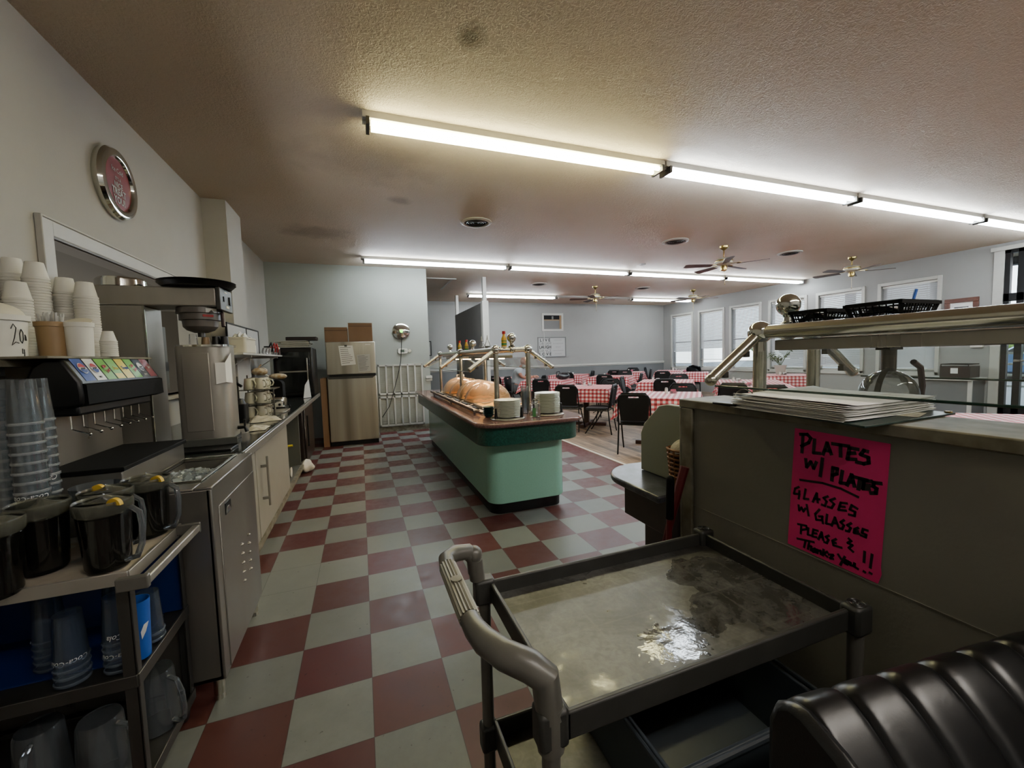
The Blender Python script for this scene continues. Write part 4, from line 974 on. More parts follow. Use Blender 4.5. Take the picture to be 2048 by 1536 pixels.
single('leaning_sheet',M().add([(-.72,4.6,.905),(-.64,4.75,.905),(-.66,4.75,1.16),(-.70,4.65,1.08)],[(0,1,2,3)]),X['paper2'],'grey sheet propped on worktop before the black cooler','paper',smooth=0)
t=thing('refrigerator','stainless top freezer refrigerator with papers stuck on door','refrigerator',(-.12,6.05,0))
part('cabinet',M(t).box(-.49,.255,5.75,6.5,.05,1.69),X['inkg'],t,bev=.008)
part('freezer_door',M(t).box(-.495,.262,5.68,5.75,1.17,1.70),X['fridge'],t,bev=.012)
part('main_door',M(t).box(-.495,.262,5.68,5.75,.07,1.135),X['fridge'],t,bev=.012)
part('door_gap',M(t).box(-.45,.255,5.672,5.75,1.136,1.169),X['black'],t,bev=.006); part('pocket_handle',M(t).prismy([(-.47,1.10),(.2,1.10),(.24,1.136),(-.49,1.136)],5.674,5.682),X['steeld'],t)
part('kick_grille',M(t).box(-.48,.25,5.72,6.4,.0,.07),X['black'],t); part('badge',M(t).box(.11,.19,5.676,5.681,1.645,1.66),X['white'],t)
def note(name,quad,label,lines,mt='paper'):
    a,b,c,d=[Vector(q) for q in quad]     # tl,tr,br,bl
    ctr=(a+c)/2; o=thing(name,label,'paper',tuple(ctr))
    part('sheet',M(o).quad(a,b,c,d),X[mt],o,smooth=0)
    n=(b-a).cross(d-a).normalized()*-.0015
    if n.y>0: n=-n
    ln=M(o)
    for i in range(lines):
        v=(i+1)/(lines+1.2); u1=random.uniform(.6,.92); p=a.lerp(d,v); q=b.lerp(c,v); e=p.lerp(q,u1); s=p.lerp(q,.08); w=(d-a)*.012
        ln.quad(s+n-w,e+n-w,e+n+w,s+n+w)
    part('writing',ln,X['inkg'],o,smooth=0); return o
o=note('paper_note',[(-.30,5.672,1.635),(-.085,5.672,1.64),(-.05,5.672,1.33),(-.27,5.672,1.315)],'white handwritten list clipped to freezer door, tilted','8' and 9)
part('clip',M(o).box(-.21,-.17,5.662,5.672,1.62,1.65),X['steeld'],o)
note('paper_note',[(-.03,5.672,1.485),(.17,5.672,1.495),(.175,5.672,1.215),(-.015,5.672,1.20)],'grey creased notice on the lower right of freezer door',11,'paper2')
note('wall_notice',[(-1.30,YK-.004,1.47),(-1.02,YK-.004,1.475),(-1.03,YK-.004,1.22),(-1.29,YK-.004,1.215)],'printed notice taped on the wall left of black cooler',6)
for (x0,x1,z1,lb) in ((-.50,-.155,1.93,'shorter brown cardboard box on top of fridge'),(-.14,.235,2.0,'taller brown cardboard box on the right top of fridge')):
    t=thing('cardboard_box',lb,'box',((x0+x1)/2,5.93,1.70),0,'cardboard boxes on fridge')
    h=(x1-x0)/2; H=z1-1.70
    part('body',M().box(-h,h,-.16,.16,.002,H),X['card'],t,bev=.003); part('tape',M().box(-h*.97,h*.97,-.163,-.16,H-.045,H-.035),X['cardd'],t); part('flap',M().box(-h,h,-.167,-.162,H-.03,H+.012),X['card'],t)
# shelf on wall
t=thing('wall_shelf','narrow white wall shelf with metal brackets above the mugs','shelf',(-1.15,3.95,1.47))
part('board',M(t).box(-1.455,-1.0,2.95,3.70,1.475,1.495).box(-1.238,-1.0,3.70,4.32,1.475,1.495).box(-1.455,-1.0,4.32,5.0,1.475,1.495),X['trim'],t,bev=.003)
for y in (3.35,4.75): part('bracket',M(t).box(-1.44,-1.02,y,y+.02,1.455,1.475).box(-1.45,-1.43,y,y+.02,1.15,1.475).tube([(-1.44,y+.01,1.2),(-1.06,y+.01,1.46)],.007,6),X['trim'],t)
t=thing('framed_panel','black edged glass frame leaning against wall on the shelf','frame',(-1.2,4.1,1.495))
part('frame',M(t).box(-1.232,-1.215,3.35,4.72,1.495,1.51).box(-1.232,-1.215,3.35,4.72,1.80,1.815).box(-1.232,-1.215,3.35,3.37,1.495,1.815).box(-1.232,-1.215,4.70,4.72,1.495,1.815).box(-1.232,-1.215,4.1,4.12,1.495,1.815),X['black'],t)
part('panel',M(t).box(-1.228,-1.22,3.37,4.70,1.51,1.80),X['paper2'],t)
t=thing('plastic_tub','cream plastic tub heaped with white filters on the shelf','tub',(-1.1,3.35,1.495))
part('tub',M().prism(rrect(-.085,.085,-.2,.2,.03),0,.15),X['foam2'],t,bev=.01); part('rim',M().prism(rrect(-.092,.092,-.207,.207,.035),.14,.155),X['foam2'],t)
part('filters',M().grid(lambda u,v:((u-.5)*.15,(v-.5)*.36,.15+.06*math.sin(PI*u)*math.sin(PI*v)+.015*math.sin(23*u+7*v)),14,14),X['foam'],t)
single('card_sign',M().box(-.004,.004,-.03,.03,0,.09),X['paper'],'small white card standing at end of the filter tub','card',loc=(-1.04,3.62,1.495))
for i,(y,c,lb) in enumerate(((4.45,'black','glass coffee pot with black handle on the shelf'),(4.65,'red','glass coffee pot with red handle on the shelf'),(4.82,'red','second glass pot with red handle at the shelf end'))):
    t=thing('coffee_pot',lb,'coffee pot',(-1.08,y,1.495),0,'coffee pots')
    part('bowl',M().lathe([(.001,0),(.05,0),(.062,.04),(.05,.085),(.03,.1),(.03,.11)],18),X['glass'],t); part('collar',M().shell([(.034,.095),(.036,.11)],16),X['black' if c=='black' else 'red'],t)
    part('handle',M().tube([(.03,-.02,.105),(.06,-.06,.15),(.075,-.075,.08),(.06,-.05,.04)],.009,8),X['black' if c=='black' else 'red'],t)
t=thing('pepper_mill','dark brown shaker with white cap at the shelf end','shaker',(-1.03,4.94,1.495)); part('body',M().lathe([(.02,0),(.018,.08),(.001,.08)],12),X['wood'],t); part('cap',M().sphere((0,0,.095),.017,10,8),X['foam'],t)
# mugs in three tiers
def mug_proto():
    t=thing('coffee_mug','x','mug',(0,0,0))
    part('cup',M().lathe([(.042,.0),(.044,.004),(.041,.05),(.034,.098),(.001,.100)],20).shell([(.042,0),(.039,.003),(.034,.09)],20),X['cream'],t)
    part('handle',M().tube([(.040,0,.018),(.064,0,.022),(.074,0,.048),(.062,0,.074),(.037,0,.08)],.006,8),X['cream'],t)
    return t
rk=thing('mug_rack','three tier rack of greenish trays holding cream mugs on worktop','rack',(-.86,2.83,.9))
mp=mug_proto(); first=True
MW=['bottom','middle','top']
for k in range(3):
    part('tray',M().prism(rrect(-.14,.14,-.17,.17,.04),.001+k*.125,.007+k*.125),X['lid'],rk)
    for i in range(2):
        for j in range(3):
            loc=(-.925+i*.085,2.735+j*.1,.908+k*.125); rz=-.6+.3*j
            lb='cream mug upside down on the %s tray of mug tower'%MW[k]; gp='mugs on %s tray'%MW[k]
            if first: mp.location=loc; mp.rotation_euler=(0,0,rz); mp['label']=lb; mp['group']=gp; first=False
            else: dup(mp,loc,rz,lb,gp)
    # rods
    if k<2:
        pass
for (x,y,h) in ((-.995,2.665,1.28),(-.725,2.665,1.16),(-.995,3.0,1.28)): part('upright',M(rk).tube([(x,y,.9),(x,y,h)],.006,6),X['steeld'],rk)
def towel(loc,sx,sy,sz,label,rz=0):
    f=lambda u,v:((u-.5)*sx*(1+.1*math.sin(9*v)),(v-.5)*sy*(1+.15*math.sin(7*u)),.004+sz*abs(math.sin(PI*u))**.4*abs(math.sin(PI*v))**.4*(.6+.4*math.sin(8*u+3)*math.cos(6*v)))
    o=single('folded_towel',M().grid(f,18,14).grid(lambda u,v:((u-.5)*sx,(v-.5)*sy,0.002),4,4),X['towel'],label,'towel',loc=loc); o.rotation_euler=(0,0,rz); return o
towel((-.78,2.5,.9),.22,.26,.05,'crumpled white towel on worktop before the mug tower',.3)
towel((-.72,1.98,.9),.12,.2,.035,'small folded white towel on worktop near the steel urn')
t=thing('black_canister','tall black coffee canister beside the mug tower','canister',(-.93,2.42,.9)); part('body',M().prism(rrect(-.05,.05,-.06,.06,.015),0,.16),X['black'],t,bev=.004); part('lid',M().lathe([(.045,.16),(.03,.2),(.001,.205)],16),X['black'],t)
t=thing('airpot','black pump dispenser behind the mug tower','dispenser',(-1.02,2.5,.9)); part('body',M().lathe([(.055,0),(.055,.27),(.03,.32),(.001,.33)],18),X['black'],t); part('nozzle',M().tube([(0,0,.3),(.06,-.02,.33),(.1,-.03,.3)],.012,8),X['black'],t)
t=thing('tea_tin','dark box with red label and straw on back of worktop','box',(-1.15,2.75,.9)); part('body',M().box(-.06,.06,-.08,.08,0,.42),X['brownap'],t,bev=.004); part('label_panel',M().box(.06,.062,-.07,.07,.28,.38),X['red'],t); part('straw',M().tube([(0,0,.42),(.01,.02,.5)],.003,6),X['black'],t)
t=thing('paper_bag','crumpled tan bag on top of the mug tower','bag',(-.88,2.92,1.278)); part('body',M().grid(lambda u,v:(.07*math.cos(2*PI*u)*math.sin(PI*v)*(1+.2*math.sin(9*u)),.09*math.sin(2*PI*u)*math.sin(PI*v),.035-.035*math.cos(PI*v)+.008*math.sin(11*u)*math.sin(PI*v)),18,9),X['bread'],t,smooth=80); part('twist',M().tube([(0,0,.07),(.02,.02,.1)],.006,6),X['tan'],t)
t=thing('toaster','chrome and black toaster with round dials on worktop','toaster',(-.85,3.42,.9))
part('body',M().box(-.17,.1,-.1,.1,.01,.13),X['chrome'],t,bev=.02); part('base',M().box(-.18,.11,-.11,.11,0,.025),X['black'],t)
for i in range(4): part('dial',M().push(loc=(-.12+i*.06,-.112,.055),rx=PI/2).lathe([(.014,0),(.012,.012),(.001,.012)],14),X['black'],t)
part('control_panel',M().box(-.15,.09,-.112,-.1,.03,.08),X['white'],t,bev=.003)
t=thing('bread_bag','brown and yellow food packet on top of black box','packet',(-.84,3.62,1.205)); part('body',M().grid(lambda u,v:(.09*math.cos(2*PI*u)*math.sin(PI*v),.05*math.sin(2*PI*u)*math.sin(PI*v),.035-.035*math.cos(PI*v)),16,9),X['bread'],t,smooth=80); part('tie',M().tube([(-.08,0,.03),(-.12,0,.06)],.01,6),X['foam'],t)
t=thing('black_box','tall black appliance with rounded top behind toaster','appliance',(-.86,3.62,.9)); part('body',M().prismy(rrect(-.11,.07,0,.3,.05),-.08,.08),X['blackm'],t); part('cord',M().tube([(.07,0,.05),(.12,-.03,.02),(.14,-.1,.004)],.005,6),X['black'],t)
single('steel_pan',M().prism(rrect(-.15,.15,-.16,.16,.03),0,.012),X['steel'],'flat steel tray on worktop in front of toaster','tray',loc=(-.84,3.14,.901),bev=.003)
single('small_steel_cup',M().lathe([(.001,0),(.05,0),(.055,.06),(.05,.06),(.001,.005)],20),X['steel'],'small steel cup on worktop behind the urn','cup',loc=(-.80,1.86,.9))
# ------------------------------------------------------------------ brewer and urn
t=thing('tea_brewer','tall stainless tea brewer with long overhanging arm','brewer',(-1.23,1.5,.9))
part('column',M(t).box(-1.335,-1.118,1.4,1.63,.905,1.735),X['steel'],t,bev=.006)
part('arm',M(t).box(-1.338,-.765,1.4,1.63,1.735,1.845),X['steelh'],t,bev=.008)
part('corner_trim',M(t).box(-1.122,-1.112,1.396,1.406,.905,1.735),X['chrome'],t)
cp=part('control_panel',M(t).box(-.765,-.742,1.395,1.635,1.715,1.85),X['steeld'],t,bev=.004)
part('switch',M(t).box(-.742,-.736,1.45,1.475,1.77,1.80).box(-.742,-.734,1.56,1.59,1.76,1.81),X['black'],cp); part('sticker',M(t).box(-.742,-.7405,1.48,1.49,1.77,1.80).box(-.742,-.7405,1.5,1.56,1.735,1.75).box(-.742,-.7405,1.48,1.53,1.825,1.832),X['foam2'],cp)
fn=part('funnel',M(t).lathe([(.115,1.733),(.118,1.70),(.105,1.698),(.105,1.66),(.092,1.658),(.088,1.62),(.07,1.60),(.035,1.585),(.001,1.585)],32,(-.885,1.515,0)),X['funnel'],t)
part('label_panel',M(t).push(loc=(-.885,1.515,0)).push(rz=math.radians(-45)).box(.1145,.1165,-.03,.03,1.70,1.725).pop().pop(),X['paper'],fn)
part('warning_label',M(t).push(loc=(-.885,1.515,0)).push(rz=math.radians(-52)).box(.1035,.1065,-.028,.028,1.675,1.688).pop().pop(),X['red'],fn)
part('spout_pipe',M(t).tube([(-.78,1.52,1.72),(-.765,1.5,1.70),(-.755,1.47,1.62)],.011,10),X['plum'],t)
part('drain',M(t).tube([(-.885,1.515,1.585),(-.885,1.515,1.56)],.02,12),X['steeld'],t)
t=thing('serving_trays','pair of black round serving trays on top of brewer arm','tray',(-.88,1.5,1.848))
for i in range(2): part('tray',M().lathe([(.001,.002+i*.012),(.17,.002+i*.012),(.19,.02+i*.012),(.195,.02+i*.012),(.172,-.002+i*.012),(.001,-.002+i*.012)],44,(0.0,.0,.006)),X['black'],t)
single('steel_bowl',M().lathe([(.001,.055),(.10,.052),(.112,.04),(.115,0),(.001,.0)],28),X['chrome'],'shallow polished steel pan upside down on the brewer','pan',loc=(-1.255,1.52,1.847))
t=thing('tea_urn','brushed steel tea urn with rounded front below the brewer','urn',(-.9,1.55,.9))
P=rrect(-1.0,-.745,1.42,1.70,[.10,.02,.02,.10],8)
part('body',M(t).prism(P,.93,1.505),X['steel'],t,bev=.004); part('base',M(t).prism(rrect(-.99,-.75,1.43,1.69,.03),.902,.932),X['steeld'],t)
part('side_panel',M(t).box(-.965,-.83,1.415,1.421,.99,1.46),X['steelh'],t,bev=.004)
part('faucet',M(t).tube([(-.74,1.55,.98),(-.70,1.55,.98),(-.69,1.55,.95)],.012,10).tube([(-.70,1.55,.985),(-.70,1.55,1.03)],.007,8),X['black'],t)
part('rim',M(t).prism(rrect(-1.002,-.743,1.418,1.702,.06),1.498,1.51),X['chrome'],t)
ppr=M(t)
ppr.add([(-.80,1.412,1.40),(-.752,1.43,1.40),(-.752,1.43,1.28),(-.80,1.412,1.27),(-.737,1.50,1.46),(-.737,1.50,1.27)],[(0,1,2,3),(1,4,5,2)]); part('taped_paper',ppr,X['paper'],t,smooth=0)
for (x,m,h,lb) in ((-.95,'glass',.07,'clear glass cup on top of the tea urn'),(-.885,'tan',.05,'tan plastic cup on top of the tea urn'),(-.83,'black',.055,'left black lid cup on top of the tea urn'),(-.785,'black',.055,'right black lid cup on top of the tea urn')):
    single('small_cup',M().lathe([(.001,0),(.024,0),(.02,h),(.001,h)],16),X[m],lb,'cup',loc=(x,1.58,1.511))
t=thing('urn_drip_shelf','low olive steel drip shelf in front of the tea urn','drip tray',(-.86,1.26,.9)); part('tray',M().box(-.16,.17,-.08,.08,.0,.012),X['black'],t,bev=.003); part('lip',M().box(-.16,.17,.07,.08,.012,.055),X['gcab'],t,bev=.004)
t=thing('wall_outlet_panel','grey electrical panel with black plugs behind brewer','outlet',(-1.455,2.2,1.3)); part('plate',M().box(0,.02,-.35,.35,-.1,.4),X['gcab'],t); part('plug',M().box(.02,.07,-.1,0,.05,.12),X['black'],t); part('plug',M().box(.02,.07,.12,.22,.05,.12),X['black'],t); part('paper_label',M().box(.02,.022,-.2,-.05,.15,.35),X['paper'],t)
# ------------------------------------------------------------------ ice bin + dispenser
t=thing('ice_bin','stainless steel ice bin cabinet with slot handle on legs','ice bin',(-.98,.75,0))
b=M(t); b.box(-1.42,-.57,.41,.43,.09,.89).box(-.585,-.565,.41,1.07,.09,.89).box(-1.42,-.57,1.05,1.07,.09,.89).box(-1.42,-.57,.41,1.07,.09,.11)
part('cabinet',b,X['bins'],t,bev=.004)
part('front_panel',M(t).box(-.566,-.561,.475,1.06,.10,.80),X['bins'],t,bev=.003)
tp=M(t); tp.box(-.625,-.563,.41,1.07,.885,.9).box(-.86,-.625,.41,.505,.885,.9).box(-.86,-.625,1.03,1.07,.885,.9).box(-1.42,-.86,.41,1.07,.885,.9)
part('top_rim',tp,X['bins'],t,bev=.005); part('inner_rim',M(t).tube([(-.63,.51,.905),(-.63,1.025,.905),(-.855,1.025,.905),(-.855,.51,.905)],.006,6,closed=True),X['chrome'],t)
part('well',M(t).box(-.86,-.855,.505,1.03,.70,.885).box(-.63,-.625,.505,1.03,.70,.885).box(-.86,-.625,.50,.505,.7,.885).box(-.86,-.625,1.03,1.035,.7,.885).box(-.86,-.625,.505,1.03,.69,.70),X['bins'],t)
part('slot_handle',M(t).box(-.562,-.558,.545,.62,.735,.785),X['black'],t); part('slot_lip',M(t).prismx([(.55,.74),(.615,.74),(.59,.765),(.56,.765)],-.561,-.556),X['chrome'],t)
vn=M(t)
for c in range(2):
    for r in range(5): vn.push(loc=(-.561,.74+c*.12,.34+r*.045)).sphere((0,0,0),.012,8,6,.6).pop()
part('vent_dimples',vn,X['bins'],t)
for (x,y) in ((-.6,.44),(-.6,1.03),(-1.38,.44),(-1.38,1.03)): part('leg',M(t).tube([(x,y,.09),(x,y,.02)],.02,14).tube([(x,y,.02),(x,y,0)],.017,14,r2=.022),X['satin'],t)
ic=M(); rr=random.Random(5)
for i in range(420):
    x=rr.uniform(-.84,-.645); y=rr.uniform(.52,1.0); s=rr.uniform(.008,.014); z=.825+.055*math.exp(-((x+.74)**2+(y-.72)**2)/.02)+rr.uniform(0,.02)
    ic.push(loc=(x,y,z),rz=rr.uniform(0,3),rx=rr.uniform(0,3)).box(-s,s,-s,s,-s,s).pop()
ic.box(-.853,-.632,.507,1.023,.70,.82)
single('ice_cubes',ic,X['ice'],'heap of clear ice cubes inside the open steel bin','ice',kind='stuff',smooth=0)
t=thing('soda_dispenser','black soda fountain with eight colourful flavour labels','soda dispenser',(-1.2,.77,.9))
part('back_panel',M(t).box(-1.42,-1.12,.47,1.08,.902,1.26),X['bins'],t,bev=.004)
dt=part('drip_tray',M(t).box(-1.12,-.865,.47,1.06,.902,.985),X['bins'],t,bev=.004)
part('drip_grate',M(t).box(-1.12,-.855,.462,1.068,.985,1.003),X['blackm'],t,bev=.003)
part('side_skirt',M(t).box(-1.42,-1.12,.44,.47,.902,1.24),X['bins'],t)
prof=[(-1.13,1.27),(-1.135,1.34),(-1.11,1.40),(-1.075,1.425),(-1.02,1.425),(-.972,1.338),(-.968,1.285),(-.97,1.245),(-1.05,1.235),(-1.1,1.235)]
part('hood',M(t).prismy(prof,.49,1.14),X['black'],t,bev=.012)
part('lip',M(t).prismy([(-.99,1.24),(-.958,1.25),(-.96,1.325),(-.985,1.335)],.50,1.135),X['blackm'],t)
part('nozzle_block',M(t).box(-1.12,-1.0,.52,1.10,1.205,1.25),X['black'],t,bev=.01)
LB=[('lblu','PEPSI','w'),('lwht','DIET','b'),('lgrn','DEW','r'),('lgrn2','DEW','w'),('lyel','ORANGE','b'),('lgrn','DEW','r'),('lblk','ZERO','w'),('lred','Dr','w')]
for i,(m_,s_,c_) in enumerate(LB):
    y0=.525+i*.0745; y1=y0+.066
    pr=[(-1.0187,1.4257),(-1.0027,1.3967),(-.9867,1.3677),(-.9707,1.3387)]
    b=M(t)
    for q in range(3): b.quad((pr[q][0],y0,pr[q][1]),(pr[q][0],y1,pr[q][1]),(pr[q+1][0],y1,pr[q+1][1]),(pr[q+1][0],y0,pr[q+1][1]))
    lp=part('flavour_label',b,X[m_],t,smooth=0)
    fm=frame((-.9967+.0016+1.2,(y0+y1)/2-.77,1.3882-.9),(0,1,0),(-.483,0,.875))
    if i in (0,1,6):
        def disc(a0,a1,r,dz=0):
            pts=[(r*math.cos(math.radians(a)),r*math.sin(math.radians(a))) for a in range(a0,a1+1,12)]
            mm=M(); mm.m=fm@Matrix.Translation((0,0,dz)); mm.add([(x,y,0) for x,y in pts],[tuple(range(len(pts)))]); return mm
        part('roundel',disc(0,348,.0235),X['lwht'],lp,smooth=0); part('roundel_top',disc(10,170,.021,.001),X['red'] if i!=6 else X['lwht'],lp,smooth=0); part('roundel_bottom',disc(190,350,.021,.001),X['lblu'] if i!=6 else X['lblk'],lp,smooth=0)
        text('lettering','pepsi',.013,X['lblk'] if i==0 else X['ink'],lp,fm@Matrix.Translation((0,0,.002)))
        if i: text('lettering','DIET' if i==1 else 'ZERO',.011,X['ink'] if i==1 else X['lwht'],lp,frame((-.9770+.0012+1.2,(y0+y1)/2-.77,1.3515-.9),(0,1,0),(-.483,0,.875)))
    else:
        text('lettering',{2:'Mtn\nDew',3:'Dew',4:'Tropic',5:'Diet\nDew',7:'Dr'}[i],.022,X[{2:'red',3:'lyel',4:'lblu',5:'red',7:'lwht'}[i]],lp,fm@Matrix.Rotation(.4 if i in(2,5) else 0,4,'Z')@Matrix.Translation((0,-.004,.0015)),sx=.85,off=.0004)
        if i in (3,4): part('stripe',M(t).quad((-.9835,y0+.003,1.3625),(-.9835,y1-.003,1.3625),(-.9712,y1-.003,1.3405),(-.9712,y0+.003,1.3405)),X['lyel'],lp,smooth=0)
    part('lever',M(t).tube([(-1.045,y0+.03,1.235),(-1.05,y0+.04,1.16),(-1.05,y0+.04,1.15),(-1.0,y0+.045,1.128)],.003,6).sphere((-.998,y0+.045,1.127),.0065,10,8),X['chrome'],t)
t=thing('cup_shelf','pale board shelf behind soda fountain carrying the foam cups','shelf',(-1.28,.75,1.4))
part('board',M(t).box(-1.455,-1.02,.42,1.2,1.426,1.436).box(-1.455,-1.14,.38,1.2,1.40,1.426),X['trimdirty'],t,bev=.003)
for yy in (.44,1.16): part('bracket',M(t).box(-1.455,-1.16,yy,yy+.02,1.37,1.40),X['steeld'],t)
# cups and tubs on top of the dispenser
ZT=1.437
fc=mesh('foam_cup',M().lathe([(.043,0),(.0435,.008),(.0405,.010),(.029,.075),(.001,.076)],26),X['foam'])
fc2=mesh('foam_cup_small',M().lathe([(.03,0),(.0305,.006),(.028,.008),(.018,.05),(.001,.051)],22),X['foam'])
CS=[(-1.29,.90,30,'tallest foam cup stack left of the window frame'),(-1.285,.775,21,'foam cup stack behind the big marked bucket'),(-1.245,1.0,26,'foam cup stack right of the tallest one'),(-1.155,.96,24,'foam cup stack beside the brewer column'),
 (-1.39,.95,32,'foam cup stack at the back near wall'),(-1.19,.84,8,'short foam cup stack behind the straws'),(-1.365,.70,22,'foam cup stack at the picture edge above marked bucket')]
for (x,y,n,lb) in CS: stack(fc,n,(x,y,ZT),.0118,'white foam cup in the '+lb,lb,'cup','foam_cup',.0006)
stack(fc2,8,(-1.03,.83,ZT),.009,'small foam cup in the low stack right of white tub','low small cup stack','cup','foam_cup',.0004)
def tub(x,y,r,h,m_,label,name='plastic_tub'):
    t=thing(name,label,'tub',(x,y,ZT))
    part('body',M().lathe([(.001,0),(r*.88,0),(r*.98,h*.95),(r*.98,h),(r*.93,h),(r*.84,.01)],40),X[m_],t)
    part('rim',M().shell([(r*.98,h*.86),(r*1.05,h*.865),(r*1.06,h*.995),(r*.97,h)],40),X[m_],t); return t
bt=tub(-1.245,.56,.095,.155,'foam','big white bucket with handwritten 20 at left picture edge','bucket')
part('lid_dome',M().push(loc=(0,0,.15)).grid(lambda u,v:(.088*math.cos(2*PI*u)*math.sin(PI/2*v),.088*math.sin(2*PI*u)*math.sin(PI/2*v),.055*math.cos(PI/2*v)),28,8),X['foam2'],bt,smooth=80)
tub(-1.148,.70,.048,.142,'tan','tan tub full of wrapped straws','tub')
stt=thing('straws','bundle of paper wrapped straws in the tan tub','straws',(-1.148,.70,ZT+.14),0)
stt['kind']='stuff'
st=M(); rr=random.Random(2)
for i in range(30):
    a=rr.uniform(0,6.28); q=rr.uniform(0,.034); x,y=q*math.cos(a),q*math.sin(a); st.tube([(x*.7,y*.7,-.1),(x*1.25,y*1.25,rr.uniform(.02,.045))],.0035,5)
part('wrappers',st,X['straw'],stt)
wtb=tub(-1.075,.72,.046,.142,'foam','narrow white tub beside the tan straw tub')
part('lid_dome',M().push(loc=(0,0,.14),rx=.5).lathe([(.044,0),(.044,.004),(.001,.01)],24),X['foam2'],wtb)
# handwriting on bucket
def arc_text(pts_list, cx,cy,r,m,par,th=.0016):
    b=M(par)
    for pts in pts_list: b.tube([(cx+r*math.cos(a),cy+r*math.sin(a),z) for a,z in pts],th,5)
    return part('handwriting',b,m,par)
ca=math.radians
def A(u,v): # u in -1..1 across, v height
    return (ca(-16+u*15), ZT+.04+v*.1)
arc_text([[A(-.9,.62),A(-.6,.8),A(-.3,.66),A(-.6,.3),A(-.95,.02),A(-.5,.14),A(-.1,.1)],[A(.35,.62),A(.1,.45),A(.1,.2),A(.35,.1),A(.6,.25),A(.6,.5),A(.35,.62)],[A(.9,.2),A(.9,.42),A(1.05,.35),A(1.1,.2)],[A(.3,-.1),A(.25,-.28),A(.6,-.25)],[A(.55,-.12),A(.5,-.4)]],-1.245,.56,.0945,X['ink'],bt)
# ------------------------------------------------------------------ beverage cart at left
t=thing('beverage_cart','dark steel utility cart holding tea pitchers, blue lined shelf below','cart',(-.95,.19,0))
cx0,cx1,cy0,cy1=-1.35,-.665,.0,.385
for (x,y) in ((cx0,cy0),(cx1,cy0),(cx0,cy1),(cx1,cy1)):
    sx=1 if x<-1 else -1; sy=1 if y<.1 else -1
    part('post',M(t).box(min(x,x+sx*.035),max(x,x+sx*.035),min(y,y+sy*.006),max(y,y+sy*.006),.06,.77).box(min(x,x+sx*.006),max(x,x+sx*.006),min(y,y+sy*.03),max(y,y+sy*.03),.06,.77),X['steeld'],t,bev=.002)
    part('caster',M(t).tube([(x+sx*.03-.012,y+sy*.03,.03),(x+sx*.03+.012,y+sy*.03,.03)],.03,14).box(x+sx*.03-.016,x+sx*.03+.016,y+sy*.03-.012,y+sy*.03+.012,.03,.07),X['black'],t)
for k,z in enumerate((.757,.43,.085)):
    rim=M(t)
    rim.box(cx0,cx1,cy0,cy1,z,z+.006)
    rim.box(cx0,cx1,cy0-.004,cy0+.004,z-.02,z+.02).box(cx0,cx1,cy1-.004,cy1+.004,z-.02,z+.02).box(cx0-.004,cx0+.004,cy0,cy1,z-.02,z+.02).box(cx1-.004,cx1+.004,cy0,cy1,z-.02,z+.02)
    part('shelf',rim,X['steel'] if k==0 else X['steeld'],t,bev=.002)
part('paper_liner',M(t).grid(lambda u,v:(cx0+.02+u*(cx1-cx0-.035),cy0+.015+v*.35,.765+.003*math.sin(20*u)*math.sin(9*v)),20,10),X['napkin'],t)
part('blue_liner',M(t).box(cx0+.01,cx1-.01,cy1-.012,cy1-.008,.44,.73).box(cx0+.01,cx1-.07,cy0+.1,cy1-.01,.437,.441).box(cx0+.01,cx0+.014,cy0+.01,cy1-.01,.44,.73),X['blue'],t)
hb=part('handle',M(t).box(-.612,-.588,-.06,.34,.752,.778),X['steel'],t,bev=.004)
part('bracket',M(t).box(-.665,-.588,-.075,-.055,.745,.785),X['gplast2'],t,bev=.004)
part('bracket',M(t).box(-.665,-.588,.335,.35,.745,.785),X['gplast2'],t,bev=.004)
def pitcher(x,y,rz,label,full=True,lem=True,z=.772,flip=False):
    t=thing('tea_pitcher' if full else 'glass_pitcher',label,'pitcher',(x,y,z),rz,'pitchers')
    s=-1 if flip else 1; oz=.205 if flip else 0
    part('jug',M().shell([(.001,oz+s*.003),(.05,oz+s*.0),(.055,oz+s*.01),(.064,oz+s*.175),(.068,oz+s*.205),(.066,oz+s*.205),(.0615,oz+s*.17),(.052,oz+s*.012)],36),X['jug'] if full else X['plas'],t)
    if full:
        part('tea',M().lathe([(.001,.008),(.0528,.01),(.062,.165),(.0655,.168),(.001,.168)],32),X['tea'],t)
        part('collar',M().shell([(.0655,.172),(.0695,.178),(.071,.204),(.069,.212),(.066,.206)],36),X['lid'],t)
        part('lid',M().grid(lambda u,v:((.066*(v))*math.cos(PI*u*1.0+.3),(.066*v)*math.sin(PI*u*1.0+.3),.2+.03*(1-v)*math.sin(PI*u)),16,5),X['lid'],t,smooth=80)
    hz=[(.064,.18),(.085,.185),(.108,.17),(.113,.13),(.108,.07),(.09,.03),(.056,.02)]
    part('handle',M().tube([(a,0,oz+s*b) for a,b in hz],.0085,10),X['chromeglass'],t)
    if lem: 
        l=thing('lemon_wedge','lemon wedge on the rim of '+label,'lemon',(x+.058*math.cos(rz+lem),y+.058*math.sin(rz+lem),z+.2),rz,None)
        part('flesh',M().push(rx=PI/2).add([(0,0,-.006),(0,0,.006)]+[(.021*math.cos(a),.021*math.sin(a),zz) for zz in(-.006,.006) for a in [PI*q/10 for q in range(11)]],[(0,)+tuple(range(2,13)),(1,)+tuple(range(23,12,-1))]+[(2+q,3+q,14+q,13+q) for q in range(10)]+[(0,1,13,2),(0,12,23,1)]),X['lemon'],l)
    return t
X['chromeglass']=glass('handle_glass','D8DCE0',rough=.05,haze=.12,hazecol='B0B8C0',refl=1.6)
pitcher(-.742,.075,-.35,'the front full tea pitcher nearest the cart corner',True,-.35)
